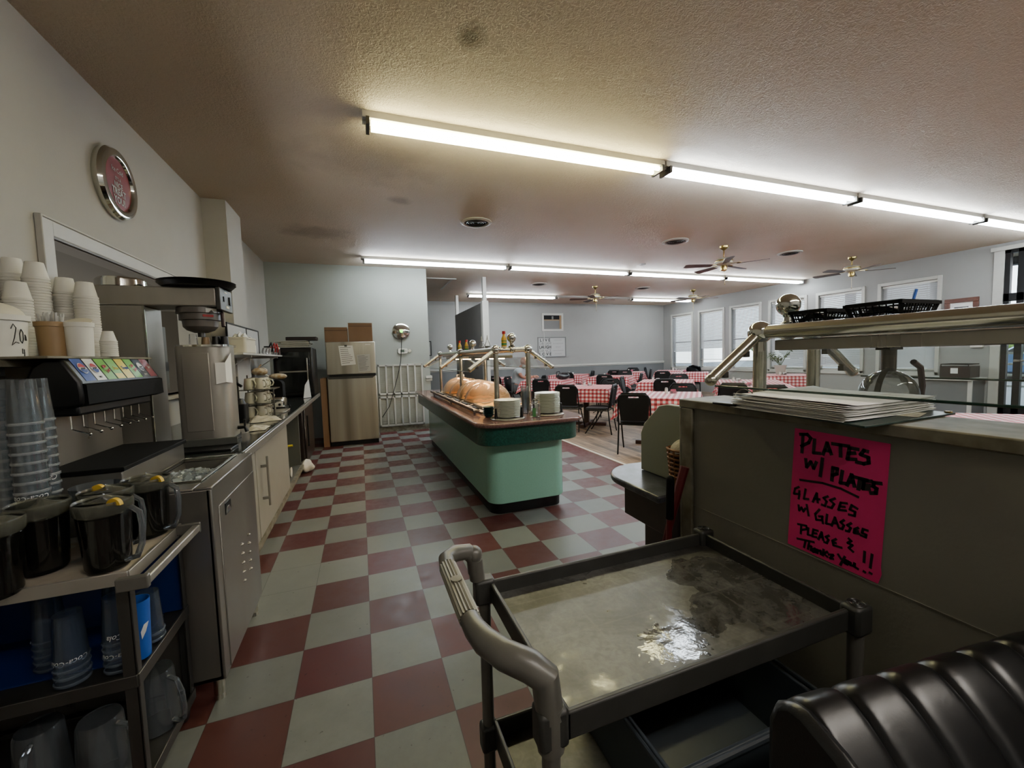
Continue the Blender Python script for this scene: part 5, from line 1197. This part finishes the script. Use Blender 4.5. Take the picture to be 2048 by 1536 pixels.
pitcher(-.735,.325,-.35,'the full tea pitcher at the back right of cart',True,-.3)
pitcher(-.795,.205,-.3,'the full tea pitcher in the middle of the cart',True,2.6)
pitcher(-.925,.135,-2.4,'the full tea pitcher left of the front one',True,False)
pitcher(-.95,-.01,-1.2,'the full tea pitcher at the left picture edge',True,False)
pitcher(-.875,.32,1.2,'the empty clear pitcher at the back of cart',False,False)
# tumbler stacks
def tumb(n,m1,m2):
    me=mesh(n,M().shell([(.0415,0),(.0425,.002),(.0425,.007),(.040,.009),(.032,.145),(.001,.147)],22),X[m1]); me.materials.append(X[m2])
    for p in me.polygons:
        if p.center.z<.0085: p.material_index=1
    return me
tb=tumb('clear_tumbler','plas','rimp')
tb2=tumb('blue_tumbler','plas2','rimb')
TS_=[(-1.02,.34,15,'rightmost clear tumbler stack beside the soda dispenser',.0),(-1.105,.34,15,'middle clear tumbler stack beside the soda dispenser',0),(-.995,.242,15,'front left clear tumbler stack beside soda dispenser',0)]
TUMB=[]
for (x,y,n,lb,_) in TS_: TUMB+=stack(tb,n,(x,y,.772),.0315,'clear tumbler in the '+lb,lb,'tumbler','clear_tumbler',.0006)
TL_=[(-.735,.075,5,.445,'tumbler stack on the cart shelf nearest the corner'),(-.845,.06,4,.445,'tumbler stack left of the corner one on cart shelf'),(-.80,.22,6,.445,'tumbler stack at the back of cart shelf'),(-.71,.20,2,.445,'short tumbler stack near the leaf cup'),(-.95,.17,5,.445,'tumbler stack on the cart shelf at left')]
for (x,y,n,z,lb) in TL_: TUMB+=stack(tb2,n,(x,y,z),.022,'frosted tumbler in the '+lb,lb,'tumbler','frosted_tumbler',.0006)
def logo(x,y,z,ang,s,par=None,r=.0405,size=.024):
    a=math.radians(ang)
    # lettering wrapped on the cup, upside down as the cup is inverted
    o=text('cup_lettering','Coca-Cola',size,X['lwht'],None,Matrix.Identity(4),ext=0,shear=.35,sx=.9)
    me=o.data
    for v in me.vertices:
        u=-v.co.x; w=-v.co.y
        th=a+u/r; v.co=Vector((x+r*math.cos(th),y+r*math.sin(th),z+w))
    best=min(TUMB,key=lambda q:(q.location.x-x)**2+(q.location.y-y)**2+(q.location.z-z+.02)**2)
    me.transform(Matrix.Translation(-best.location)); o.parent=best; o.name='lettering'; return o
lgs=[(-.735,.075,.50,-75),(-.845,.06,.52,-70),(-.735,.075,.56,-40),(-1.02,.34,.93,-60),(-1.02,.34,1.02,-75),(-.995,.242,.98,-70),(-.995,.242,.88,-50)]
lw=['white script lettering on corner tumbler, lower','white script lettering on the tumbler left of corner','white script lettering high on corner tumbler','white script lettering low on the rightmost tall stack','white script lettering higher on rightmost tall stack','white script lettering on front left tall stack','white script lettering low on front left tall stack']
for q,s in zip(lgs,lw): logo(q[0],q[1],q[2],q[3],s)
t=thing('blue_cup','blue cup with white leaf mark on cart side shelf','cup',(-.70,.105,.445))
part('cup',M().lathe([(.001,0),(.028,0),(.035,.19),(.033,.19),(.001,.01)],22),X['bluel'],t)
part('leaf_mark',M().push(rz=math.radians(-35)).add([(.0335,-.012,.07),(.0345,.0,.09),(.035,.01,.12),(.0345,-.004,.115),(.0335,-.014,.095)],[(0,1,2,3,4)]),X['lwht'],t,smooth=0)
pitcher(-.80,.07,-.35,'upside down clear pitcher on the lowest cart shelf, front',False,False,.095,True)
pitcher(-.73,.25,-.5,'upside down clear pitcher on the lowest cart shelf, back',False,False,.095,True)
pitcher(-.96,.10,-1.4,'upside down clear pitcher on the lowest cart shelf, left',False,False,.095,True)
# wall plate clock
t=thing('wall_plate','round chrome rimmed red advertising plate hung on left wall','wall decoration',(XL,2.0,2.60))
MX=Matrix.Rotation(PI/2,4,'Y')
b=M(); b.m=MX; b.shell([(.225,0),(.228,.03),(.215,.05),(.19,.056),(.172,.05),(.165,.035)],56); part('rim',b,X['chrome'],t)
b=M(); b.m=MX; b.shell([(.001,.034),(.168,.034)],48); part('face',b,X['redplate'],t,smooth=0)
for s_,z_,sz,o_ in (('Ice Cold',.085,.045,0),("IT'S A",.03,.032,0),('NICE',-.01,.05,.001),('TREAT',-.055,.062,.002),('YOU!',-.11,.062,.002)):
    text('lettering',s_,sz,X['lgry'],t,frame((.0365,.0,z_),(0,1,0),(0,0,1)),off=o_,sx=.9)
# ------------------------------------------------------------------ foreground half wall, notes, station
struct('wall_half',M().box(1.2,1.40,-2.4,-.257,0,1.17),X['wallb'],smooth=0)
struct('trim_10',M().box(1.186,1.42,-2.4,-.245,1.168,1.2).box(1.187,1.2,-.31,-.257,0,1.168).box(1.187,1.42,-.257,-.245,0,1.168),X['trimdirty'],bev=.004)
struct('trim_11',M().box(1.198,1.2,-2.3,-.31,.790,.7925),X['wallb'])
t=thing('pink_notice','neon pink handwritten notice about plates and glasses on half wall','notice',(1.199,-.8,.97))
pc=[(-.696,1.153),(-.927,1.15),(-.915,.84),(-.917,.822),(-.91,.795),(-.68,.80)]
part('sheet',M(t).add([(1.1985,y,z) for y,z in pc],[tuple(range(6))]),X['pink'],t,smooth=0)
STR=[[[-720,1138],[-718,1086]],[[-712,1137],[-732,1140],[-742,1131],[-736,1117],[-716,1103]],[[-752,1129],[-750,1091],[-767,1093]],[[-785,1126],[-775,1092]],[[-785,1126],[-796,1097]],[[-779,1104],[-794,1105]],[[-798,1126],[-838,1127]],[[-818,1127],[-819,1096]],[[-839,1122],[-835,1093],[-855,1096]],[[-839,1123],[-859,1123]],[[-837,1108],[-852,1112]],[[-880,1122],[-872,1123],[-865,1111],[-882,1107],[-883,1094],[-872,1089],[-856,1090]],[[-729,1068],[-732,1046],[-743,1064],[-751,1047],[-758,1066]],[[-774,1080],[-769,1030]],[[-801,1061],[-799,1026]],[[-801,1061],[-812,1061],[-811,1047],[-800,1040]],[[-824,1058],[-820,1025],[-834,1027]],[[-846,1054],[-836,1023]],[[-846,1054],[-853,1025]],[[-840,1033],[-851,1036]],[[-847,1050],[-881,1049]],[[-865,1049],[-862,1020]],[[-873,1045],[-872,1025],[-886,1028]],[[-873,1045],[-890,1049]],[[-873,1035],[-886,1037]],[[-910,1049],[-895,1047],[-894,1037],[-901,1034],[-900,1022],[-889,1019]],[[-714,1004],[-776,1012],[-821,1010],[-862,1000]],[[-711,982],[-700,974],[-697,958],[-712,961],[-713,971]],[[-713,962],[-711,947]],[[-730,981],[-726,952],[-739,955]],[[-761,979],[-751,951]],[[-761,979],[-764,953]],[[-754,961],[-769,964]],[[-790,979],[-779,971],[-787,964],[-783,950],[-775,951]],[[-808,979],[-796,970],[-806,963],[-800,950],[-790,950]],[[-822,972],[-817,951],[-835,955]],[[-822,972],[-837,975]],[[-819,961],[-832,964]],[[-861,969],[-848,974],[-844,961],[-856,959],[-855,948],[-842,947]],[[-711,928],[-713,913],[-720,924],[-725,914],[-731,925]],[[-734,937],[-740,907]],[[-769,935],[-758,918],[-761,903],[-776,907],[-777,918],[-768,915]],[[-777,909],[-779,899]],[[-789,928],[-787,902],[-800,904]],[[-809,927],[-801,901]],[[-809,927],[-818,904]],[[-805,910],[-815,913]],[[-831,928],[-823,919],[-831,914],[-827,902],[-819,902]],[[-848,926],[-839,917],[-847,913],[-843,902],[-836,901]],[[-864,920],[-856,913],[-855,903],[-867,905]],[[-857,909],[-864,911]],[[-885,921],[-875,921],[-873,910],[-882,909],[-881,902],[-870,903]],[[-720,871],[-719,846]],[[-710,871],[-734,875],[-736,866],[-720,857]],[[-740,871],[-739,851],[-748,852]],[[-754,872],[-751,851],[-763,853]],[[-754,872],[-766,873]],[[-753,861],[-763,864]],[[-776,873],[-768,849]],[[-776,873],[-781,852]],[[-771,858],[-779,860]],[[-795,871],[-787,864],[-794,859],[-790,848],[-783,848]],[[-813,869],[-804,860],[-807,849],[-827,851]],[[-805,856],[-813,858]],[[-843,883],[-849,879],[-841,870],[-852,869],[-844,858],[-854,852]],[[-709,827],[-756,836]],[[-733,831],[-729,809]],[[-743,830],[-740,809]],[[-741,818],[-749,821],[-748,808]],[[-760,819],[-754,815],[-754,807],[-761,810],[-761,818],[-763,808]],[[-767,819],[-766,808]],[[-767,816],[-774,819],[-775,809]],[[-782,826],[-780,808]],[[-792,824],[-782,815],[-792,810]],[[-795,818],[-807,822],[-799,809],[-807,811]],[[-819,829],[-826,820]],[[-835,830],[-825,803]],[[-838,822],[-835,813],[-841,812],[-845,821],[-838,822]],[[-849,821],[-848,814],[-857,815],[-858,823],[-858,814],[-866,812]],[[-880,864],[-879,836]],[[-896,864],[-893,828]],[[-879,812],[-882,811]],[[-892,815],[-896,814]]]
b=M(t)
for st_ in STR:
    pts=[Vector((0,y/1000,z/1000)) for y,z in st_]; w=(.0046 if st_[0][1]>1010 else .0032) if st_[0][1]>1010 else .0032
    for a_,c_ in zip(pts[:-1],pts[1:]):
        d_=(c_-a_).normalized() if (c_-a_).length>0 else Vector((0,1,0)); n_=Vector((0,-d_.z,d_.y))*w; e_=d_*w*.7
        P4=[a_-e_+n_,c_+e_+n_,c_+e_-n_,a_-e_-n_]
        b.add([(1.1978,p.y,p.z) for p in P4],[(0,1,2,3)])
part('marker_lettering',b,X['marker'],t,smooth=0)
t=thing('green_binder','dark green binder cover under loose papers on the half wall','binder',(1.28,-.7,1.2))
part('cover',M(t).prism([(1.075,-.94),(1.46,-.93),(1.53,-.47),(1.147,-.478)],1.2005,1.2055),X['dgrn'],t,bev=.001)
part('spine_clip',M(t).box(1.12,1.16,-.56,-.47,1.2055,1.214),X['black'],t,bev=.003); part('ring',M(t).push(loc=(1.19,-.535,1.225),rz=.3).tube([(.0,.03*math.cos(a),.03*math.sin(a)) for a in [PI*q/8 for q in range(9)]],.0025,6).pop(),X['chrome'],t)
part('corner_rivet',M(t).lathe([(.008,0),(.008,.004),(.001,.004)],12,(1.45,-.92,1.2055)),X['brass'],t)
rr=random.Random(8)
for i in range(15):
    z=1.2065+i*.0026; dx=rr.uniform(-.006,.006); dy=rr.uniform(-.005,.005); ph=rr.uniform(0,6)
    lift=.012 if i==14 else 0
    def pg(u,v,z=z,dx=dx,dy=dy,ph=ph,lift=lift,i=i):
        x=1.085+.40*u+.04*v+dx; y=-.895+.35*v+dy+.02*u
        zz=z+.0012*math.sin(5*u+ph)*math.cos(4*v)+(.006*(max(0,.14-u)/.14)**2)*(i/14)+lift*max(0,v-.85)/.15*u*.6
        return (x,y,zz)
    o=single('loose_paper',M().grid(pg,12,10),X['paper'] if i%3 else X['lwht'],'sheet in the thick pile of loose papers on binder' if i<14 else 'top curled sheet of the loose paper pile on binder','paper','loose papers on the binder')
    md=o.modifiers.new('s','SOLIDIFY'); md.thickness=.0012
b=M()
for k in range(5): b.quad((1.30+.01*k,-.84+.03*k,1.2475),(1.42,-.84+.03*k,1.2475),(1.42,-.843+.03*k,1.2475),(1.30+.01*k,-.843+.03*k,1.2475))
single('manila_tab',M().add([(1.30,-.93,1.2064),(1.40,-.9,1.2064),(1.39,-.86,1.2064),(1.29,-.88,1.2064)],[(0,1,2,3)]),X['foam2'],'cream card tab sticking out from under the loose papers','card',smooth=0)
part('writing',b,X['inkg'],o,smooth=0)
# serving station behind half wall
t=thing('salad_station','dark laminate serving station with rounded slate top behind half wall','counter',(1.7,-.5,0))
o_=rrect(1.085,2.25,-1.75,.22,[.2,.2,.02,.02],9)
poly=[p for p in o_]
# notch for the half wall
poly=[(2.25,-1.75)]+[p for p in o_ if p[1]>-.2]+[(1.085,-.243),(1.425,-.243),(1.425,-1.75)]
part('top',M(t).prism(poly,.79,.82),X['slate'],t,bev=.008)
part('apron',M(t).prism([(2.2,-1.7),(2.2,.02),(2.08,.16),(1.27,.16),(1.145,.06),(1.145,-.243),(1.43,-.243),(1.43,-1.7)],.64,.79),X['dbrown'],t,bev=.004)
part('apron_skirt',M(t).prism([(2.15,-1.7),(2.15,.0),(2.05,.1),(1.32,.1),(1.22,.02),(1.22,-.243),(1.43,-.243),(1.43,-1.7)],.60,.64),X['dbrown'],t)
part('base',M(t).prism([(2.05,-1.7),(2.05,.05),(1.25,.05),(1.25,-.243),(1.43,-.243),(1.43,-1.7)],0,.6),X['dbrown'],t,bev=.004)
g2=thing('sneeze_guard','chrome tube sneeze guard with ball finial above the half wall','sneeze guard',(1.65,-.34,.82))
guard_world(g2,1.5,1.81,[-.34],.82,y_end=(-1.75,-.34))
part('light_housing',M(g2).box(1.50,1.56,-1.7,-.40,1.378,1.418),X['steel'],g2,bev=.004)
part('shelf_wires',M(g2).box(1.52,1.79,-1.7,-.38,1.458,1.464),X['guard'],g2,smooth=0)
single('divider_panel',M().prismx([(.10,.822),(.10,1.0),(.075,1.05),(-.03,1.145),(-.08,1.155),(-.235,1.155),(-.235,.822)],1.27,1.30),X['greypanel'],'grey green divider with rounded corner standing on the station top','divider',bev=.004)
t=thing('wicker_basket','small wicker basket with white napkins on the station top','basket',(1.258,-.175,.822),.1)
def bk_(u,v):
    a=2*PI*u; r=.036+.014*v; return (r*math.cos(a)*.8,r*math.sin(a)*1.2,.15*v)
wk=M()
for k in range(9): wk.tube([(bk_(q/24,k/8)[0]*(1+.03*(-1)**(q+k)),bk_(q/24,k/8)[1]*(1+.03*(-1)**(q+k)),bk_(q/24,k/8)[2]+.004) for q in range(24)],.0055,5,closed=True)
for q in range(12): wk.tube([bk_(q/12,0),bk_(q/12,.5),bk_(q/12,1)],.004,5)
part('weave',wk,X['wicker'],t); part('lining',M().grid(lambda u,v:tuple(c*.88 if i<2 else c+.006 for i,c in enumerate(bk_(u,v))),20,4),X['wood'],t)
part('napkins',M().grid(lambda u,v:(.036*math.cos(2*PI*u)*math.sin(PI*v/2),.05*math.sin(2*PI*u)*math.sin(PI*v/2),.14+.05*math.cos(PI*v/2)+.006*math.sin(12*u)),20,6),X['towel'],t,smooth=80)
t=thing('red_broom','red pole with black grip leaning at the end of half wall','broom',(1.065,-.36,0))
part('pole',M().tube([(.03,.1,.0),(.0,.03,.79)],.011,10),X['redd'],t); part('grip',M().tube([(0,.03,.77),(-.005,.02,.92)],.0145,12).sphere((-.005,.02,.92),.0145,12,8),X['blackm'],t); part('bristles',M().box(-.08,.14,.07,.13,0,.09),X['blackm'],t,bev=.01)
t=thing('red_mop','wide flat red handle leaning behind the black gripped pole','mop',(1.1,-.36,0))
part('pole',M().tube([(-.06,.13,.0),(-.03,.08,.60),(.03,.05,.88),(.05,.045,.95)],[.011,.012,.016,.017],10),X['redd'],t); part('mop_head',M().box(-.14,.02,.10,.17,0,.05),X['pants'],t,bev=.01)
# baskets on the guard shelf
def pbasket(name,x,y,w,d,h,label,nx,ny,rz):
    t=thing(name,label,'basket',(x,y,1.478),rz,'black plastic baskets')
    rim=M(); W=w/2; D=d/2; tp=1.0; bt=.86
    part('rim',M().tube([(-W,-D,h),(W,-D,h),(W,D,h),(-W,D,h)],.005,6,closed=True).box(-W-.006,W+.006,-D-.006,-D+.004,h-.008,h+.003).box(-W-.006,W+.006,D-.004,D+.006,h-.008,h+.003).box(-W-.006,-W+.004,-D,D,h-.008,h+.003).box(W-.004,W+.006,-D,D,h-.008,h+.003),X['blackm'],t)
    g=M()
    for sy in(-1,1):
        for i in range(nx+1):
            u=-1+2*i/nx; g.tube([(u*W*bt,sy*D*bt,0),(u*W,sy*D,h)],.0024 if 0<i<nx else .006,4)
        for k in (.35,.68): g.tube([(-W*(bt+(1-bt)*k),sy*D*(bt+(1-bt)*k),h*k),(W*(bt+(1-bt)*k),sy*D*(bt+(1-bt)*k),h*k)],.002,4)
    for sx in(-1,1):
        for i in range(1,ny):
            u=-1+2*i/ny; g.tube([(sx*W*bt,u*D*bt,0),(sx*W,u*D,h)],.0024,4)
        for k in (.35,.68): g.tube([(sx*W*(bt+(1-bt)*k),-D*(bt+(1-bt)*k),h*k),(sx*W*(bt+(1-bt)*k),D*(bt+(1-bt)*k),h*k)],.002,4)
    part('lattice',g,X['blackm'],t); part('base',M().box(-W*bt,W*bt,-D*bt,D*bt,0,.003),X['blackm'],t)
    part('contents',M().grid(lambda u,v:((u-.5)*w*.8,(v-.5)*d*.8,.006+.02*math.sin(3*u+1)*math.sin(4*v)+.012),8,8),X['paper2'],t); return t
pbasket('mesh_basket',1.70,-.66,.20,.155,.045,'larger black plastic basket on guard shelf holding blue pen',13,8,0)
pbasket('mesh_basket',1.64,-.475,.16,.12,.04,'smaller black plastic basket behind, left on guard shelf',8,6,.08)
t=thing('blue_brush','thin white stick with blue grip standing in the black basket','stick',(1.80,-.66,1.486))
part('stick',M().tube([(0,0,0),(.012,-.004,.05)],.0032,8),X['foam'],t); part('grip',M().tube([(.012,-.004,.048),(.022,-.008,.088)],.0052,10),X['bluel'],t)
# dome lamp hanging
t=thing('dome_cover','clear dome with dark strap hanging under the near guard','food cover',(1.66,-.68,1.2))
def dm(u,v):
    a=2*PI*u; return (.078*math.cos(a)*math.cos(PI/2*v),.078*math.sin(a)*math.cos(PI/2*v),.02+.085*math.sin(PI/2*v))
part('dome',M().grid(dm,32,12),X['domeclear'],t,smooth=80); part('skirt',M().shell([(.078,-.04),(.078,.02),(.08,-.04)],32),X['domeclear'],t)
part('strap',M().grid(lambda u,v:(-.081*math.cos(PI*.5*v)*.9-.006,(u-.5)*.018-.01,.0+.112*math.sin(PI*.5*v)),3,16),X['steeld'],t,smooth=80)
part('stem',M().tube([(0,0,.10),(0,0,.19)],.02,12).box(-.035,.035,-.02,.02,.17,.195),X['brownap'],t)
part('grip',M().tube([(.03,-.05,.13),(.07,-.05,.11),(.095,-.045,.05),(.1,-.04,.02)],.009,8),X['plum'],t)
# ------------------------------------------------------------------ bus cart
t=thing('bus_cart','grey plastic utility cart with ribbed handle and wet stained tray','utility cart',(.71,-.70,0))
a0,a1,b0,b1=.322,1.09,-.925,-.464
tr_=M(t)
def shelf_tray(z,dep,m):
    part('shelf_floor',M(t).box(a0+.012,a1-.012,b0+.012,b1-.012,z-dep-.012,z-dep),m,t)
    r=M(t); w_=.012
    r.box(a0,a1,b0,b0+w_,z-dep-.014,z).box(a0,a1,b1-w_,b1,z-dep-.014,z).box(a0,a0+w_,b0,b1,z-dep-.014,z).box(a1-w_,a1,b0,b1,z-dep-.014,z)
    part('shelf_rim',r,X['gplast'],t,bev=.004)
shelf_tray(.77,.038,X['tray']); shelf_tray(.36,.05,X['tray']); shelf_tray(.20,.04,X['gplast'])
cor=[(a0-.012,b1),(a1,b1),(a1,b0),(a0-.022,b0+.018)]
for i,(x,y) in enumerate(cor):
    part('corner_post',M(t).box(x-.028,x+.028,y-.022,y+.022,.71,.78),X['gplast'],t,bev=.008)
    part('leg',M(t).tube([(x,y,.10),(x,y,.75)],.0165,14),X['gplast2'],t)
    part('leg_collar',M(t).box(x-.024,x+.024,y-.021,y+.021,.28,.355),X['gplast'],t,bev=.008)
    part('caster',M(t).tube([(x-.014,y,.045),(x+.014,y,.045)],.045,18).box(x-.02,x+.02,y-.016,y+.016,.05,.12),X['black'],t)
    if i in (1,2):
        rg=M(t)
        for q in (.006,.012,.018): rg.tube([(x+q*math.cos(a),y+q*math.sin(a),.7805) for a in [2*PI*k/20 for k in range(20)]],.0013,4,closed=True)
        part('cap_rings',rg,X['black'],t)
yf,yn=b1,b0
part('handle_mount',M(t).tube([(a0-.03,yf,.78),(a0-.035,yf,.835)],.021,14),X['gplast2'],t)
part('handle_mount',M(t).tube([(a0-.022,yn+.018,.70),(a0-.022,yn+.018,.78)],.024,14),X['gplast2'],t)
hp=[(a0-.035,yf+.0,.80),(a0-.038,yf,.84),(a0-.055,yf,.861),(a0-.09,yf-.006,.866),(a0-.118,yf-.03,.866),(a0-.122,yf-.07,.866)]
part('handle_far_bend',M(t).tube(hp,[.02,.021,.0215,.0215,.021,.02],16).sphere((a0-.038,yf,.85),.024,16,10),X['gplast2'],t)
hq=[(a0-.122,yf-.29,.866),(a0-.12,yf-.32,.864),(a0-.11,yf-.355,.86),(a0-.085,yf-.395,.854),(a0-.05,yn+.035,.846),(a0-.028,yn+.022,.828),(a0-.022,yn+.018,.76)]
part('handle_near_bend',M(t).tube(hq,[.02,.022,.0245,.026,.027,.027,.025],18),X['gplast2'],t)
gp=M(t)
n_=18
def gr(u,v):
    a=2*PI*u; r=.0205+.0016*(1 if int(u*n_*2+.5)%2 else -1); return (a0-.122+r*math.cos(a),yf-.07-.22*v,.866+r*math.sin(a))
part('ribbed_grip',gp.grid(gr,n_*2,1),mat('ribbed_grip_plastic','7C796C',.45),t,smooth=20)
part('badge',M(t).push(loc=(a0-.122,yf-.17,.888)).lathe([(.013,-.004),(.013,.001),(.001,.002)],20).pop(),X['trimdirty'],t)
single('steel_pot_lid',M().lathe([(.001,0),(.06,0),(.105,.012),(.11,.03),(.106,.03),(.1,.016),(.001,.006)],36),X['chrome'],'round steel pan lying on the lower cart shelf','pan',loc=(.455,-.83,.312))
t=thing('bus_tub','blue grey plastic bus tub on the lower cart shelf','tub',(.82,-.70,.312))
part('tub',M().box(-.24,.24,-.19,-.18,0,.2).box(-.24,.24,.18,.19,0,.2).box(-.24,-.23,-.19,.19,0,.2).box(.23,.24,-.19,.19,0,.2).box(-.24,.24,-.19,.19,0,.006),X['bluegrey'],t,bev=.004); part('rim',M().tube([(-.25,-.2,.2),(.25,-.2,.2),(.25,.2,.2),(-.25,.2,.2)],.008,8,closed=True),X['bluegrey'],t)
# ------------------------------------------------------------------ booth back
t=thing('booth_seat','black tufted vinyl booth backrest at bottom right of room','booth',(.9,-1.3,0),math.radians(-6))
W0,W1=-.335,.28; NCH=7
def boo(u,v):
    # u across channels, v from far base over the ridge down the front
    x=W0+(W1-W0)*u; ph=u*NCH; fr=ph-math.floor(ph)
    bul=.014*(1-abs(2*fr-1)**7)
    if v<.18: q=v/.18; y=.16; z=.3+.52*q
    else:
        q=(v-.18)/.82
        if q<.22: a=PI*(q/.22)*.5; y=.16-.045*(1-math.cos(a)); z=.82+.05*math.sin(a)
        else: k=(q-.22)/.78; y=.115-.24*k; z=.87-.10*k-.30*k*k
    n=1 if v>.15 else 0
    ed=min(1,min(u,1-u)/.02)
    return (x,y-bul*.5*n*0, z-.02*(1-ed)+bul*n)
part('backrest',M().grid(boo,98,40),X['booth'],t,smooth=80)
sd=[(.165,.0),(.165,.83),(.155,.86),(.135,.878),(.11,.882),(.06,.868),(.0,.838),(-.06,.75),(-.125,.5),(-.13,0)]
part('end_panel',M().prismx(sd,W0-.012,W0+.012),X['vinyl'],t,bev=.011)
part('frame',M().box(W0,W1,-.11,.15,0,.44),X['vinyl'],t,bev=.01)
0 and part('piping',M().tube([(W0-.004,.16,.5),(W0-.004,.16,.82),(W0-.004,.115,.867),(W0-.004,0.0,.824),(W0-.004,-.125,.468)],.006,8),X['vinyl'],t)
# ------------------------------------------------------------------ camera, light, world
cam=bpy.data.cameras.new('camera'); co=bpy.data.objects.new('camera',cam); COL.objects.link(co); sc.camera=co
cam.sensor_width=36; cam.lens=820.21/2048*36; cam.clip_start=.02; cam.clip_end=300
yaw,pitch,roll=.3519,-.0672,-.0295
f=Vector((math.sin(yaw)*math.cos(pitch),math.cos(yaw)*math.cos(pitch),math.sin(pitch)))
r=Vector((math.cos(yaw),-math.sin(yaw),0)); u=r.cross(f)
r2=r*math.cos(roll)+u*math.sin(roll); u2=-r*math.sin(roll)+u*math.cos(roll)
co.matrix_world=Matrix(((r2.x,u2.x,-f.x,.0215),(r2.y,u2.y,-f.y,-1.5226),(r2.z,u2.z,-f.z,1.385),(0,0,0,1)))
def area(name,loc,sx,sy,power,col,rot=(0,0,0)):
    l=bpy.data.lights.new(name,'AREA'); l.shape='RECTANGLE'; l.size=sx; l.size_y=sy; l.energy=power; l.color=col
    o=bpy.data.objects.new(name,l); o.location=loc; o.rotation_euler=rot; COL.objects.link(o); return o
w=bpy.data.worlds.new('sky'); sc.world=w; w.use_nodes=True; nt=w.node_tree; nt.nodes.clear()
out=nt.nodes.new('ShaderNodeOutputWorld'); bg=nt.nodes.new('ShaderNodeBackground'); nt.links.new(bg.outputs[0],out.inputs[0])
tc=nt.nodes.new('ShaderNodeTexCoord'); sp=nt.nodes.new('ShaderNodeSeparateXYZ'); nt.links.new(tc.outputs['Generated'],sp.inputs[0])
rp=nt.nodes.new('ShaderNodeValToRGB'); e=rp.color_ramp.elements; e[0].position=.0; e[0].color=(.9,.93,.96,1); e[1].position=.5; e[1].color=(.55,.68,.9,1); nt.links.new(sp.outputs[2],rp.inputs[0]); nt.links.new(rp.outputs[0],bg.inputs[0])
bg.inputs[1].default_value=3.2
sun=bpy.data.lights.new('sun','SUN'); sun.energy=4; sun.angle=.02; sun.color=(1,.95,.86); so=bpy.data.objects.new('sun',sun); so.rotation_euler=(math.radians(38),0,math.radians(200)); COL.objects.link(so)
sc.view_settings.view_transform='AgX'; sc.view_settings.look='AgX - Base Contrast'; sc.view_settings.exposure=1.15; sc.view_settings.gamma=1.0
sc.cycles.max_bounces=8; sc.cycles.diffuse_bounces=4; sc.cycles.glossy_bounces=4; sc.cycles.transparent_max_bounces=24; sc.cycles.transmission_bounces=6
sc.cycles.caustics_reflective=False; sc.cycles.caustics_refractive=False; sc.cycles.sample_clamp_indirect=4
sc.cycles.use_denoising=True
0 and area('fill_light_rear',(1.5,-2.9,3.05),5.5,.5,95,(1,.97,.9))
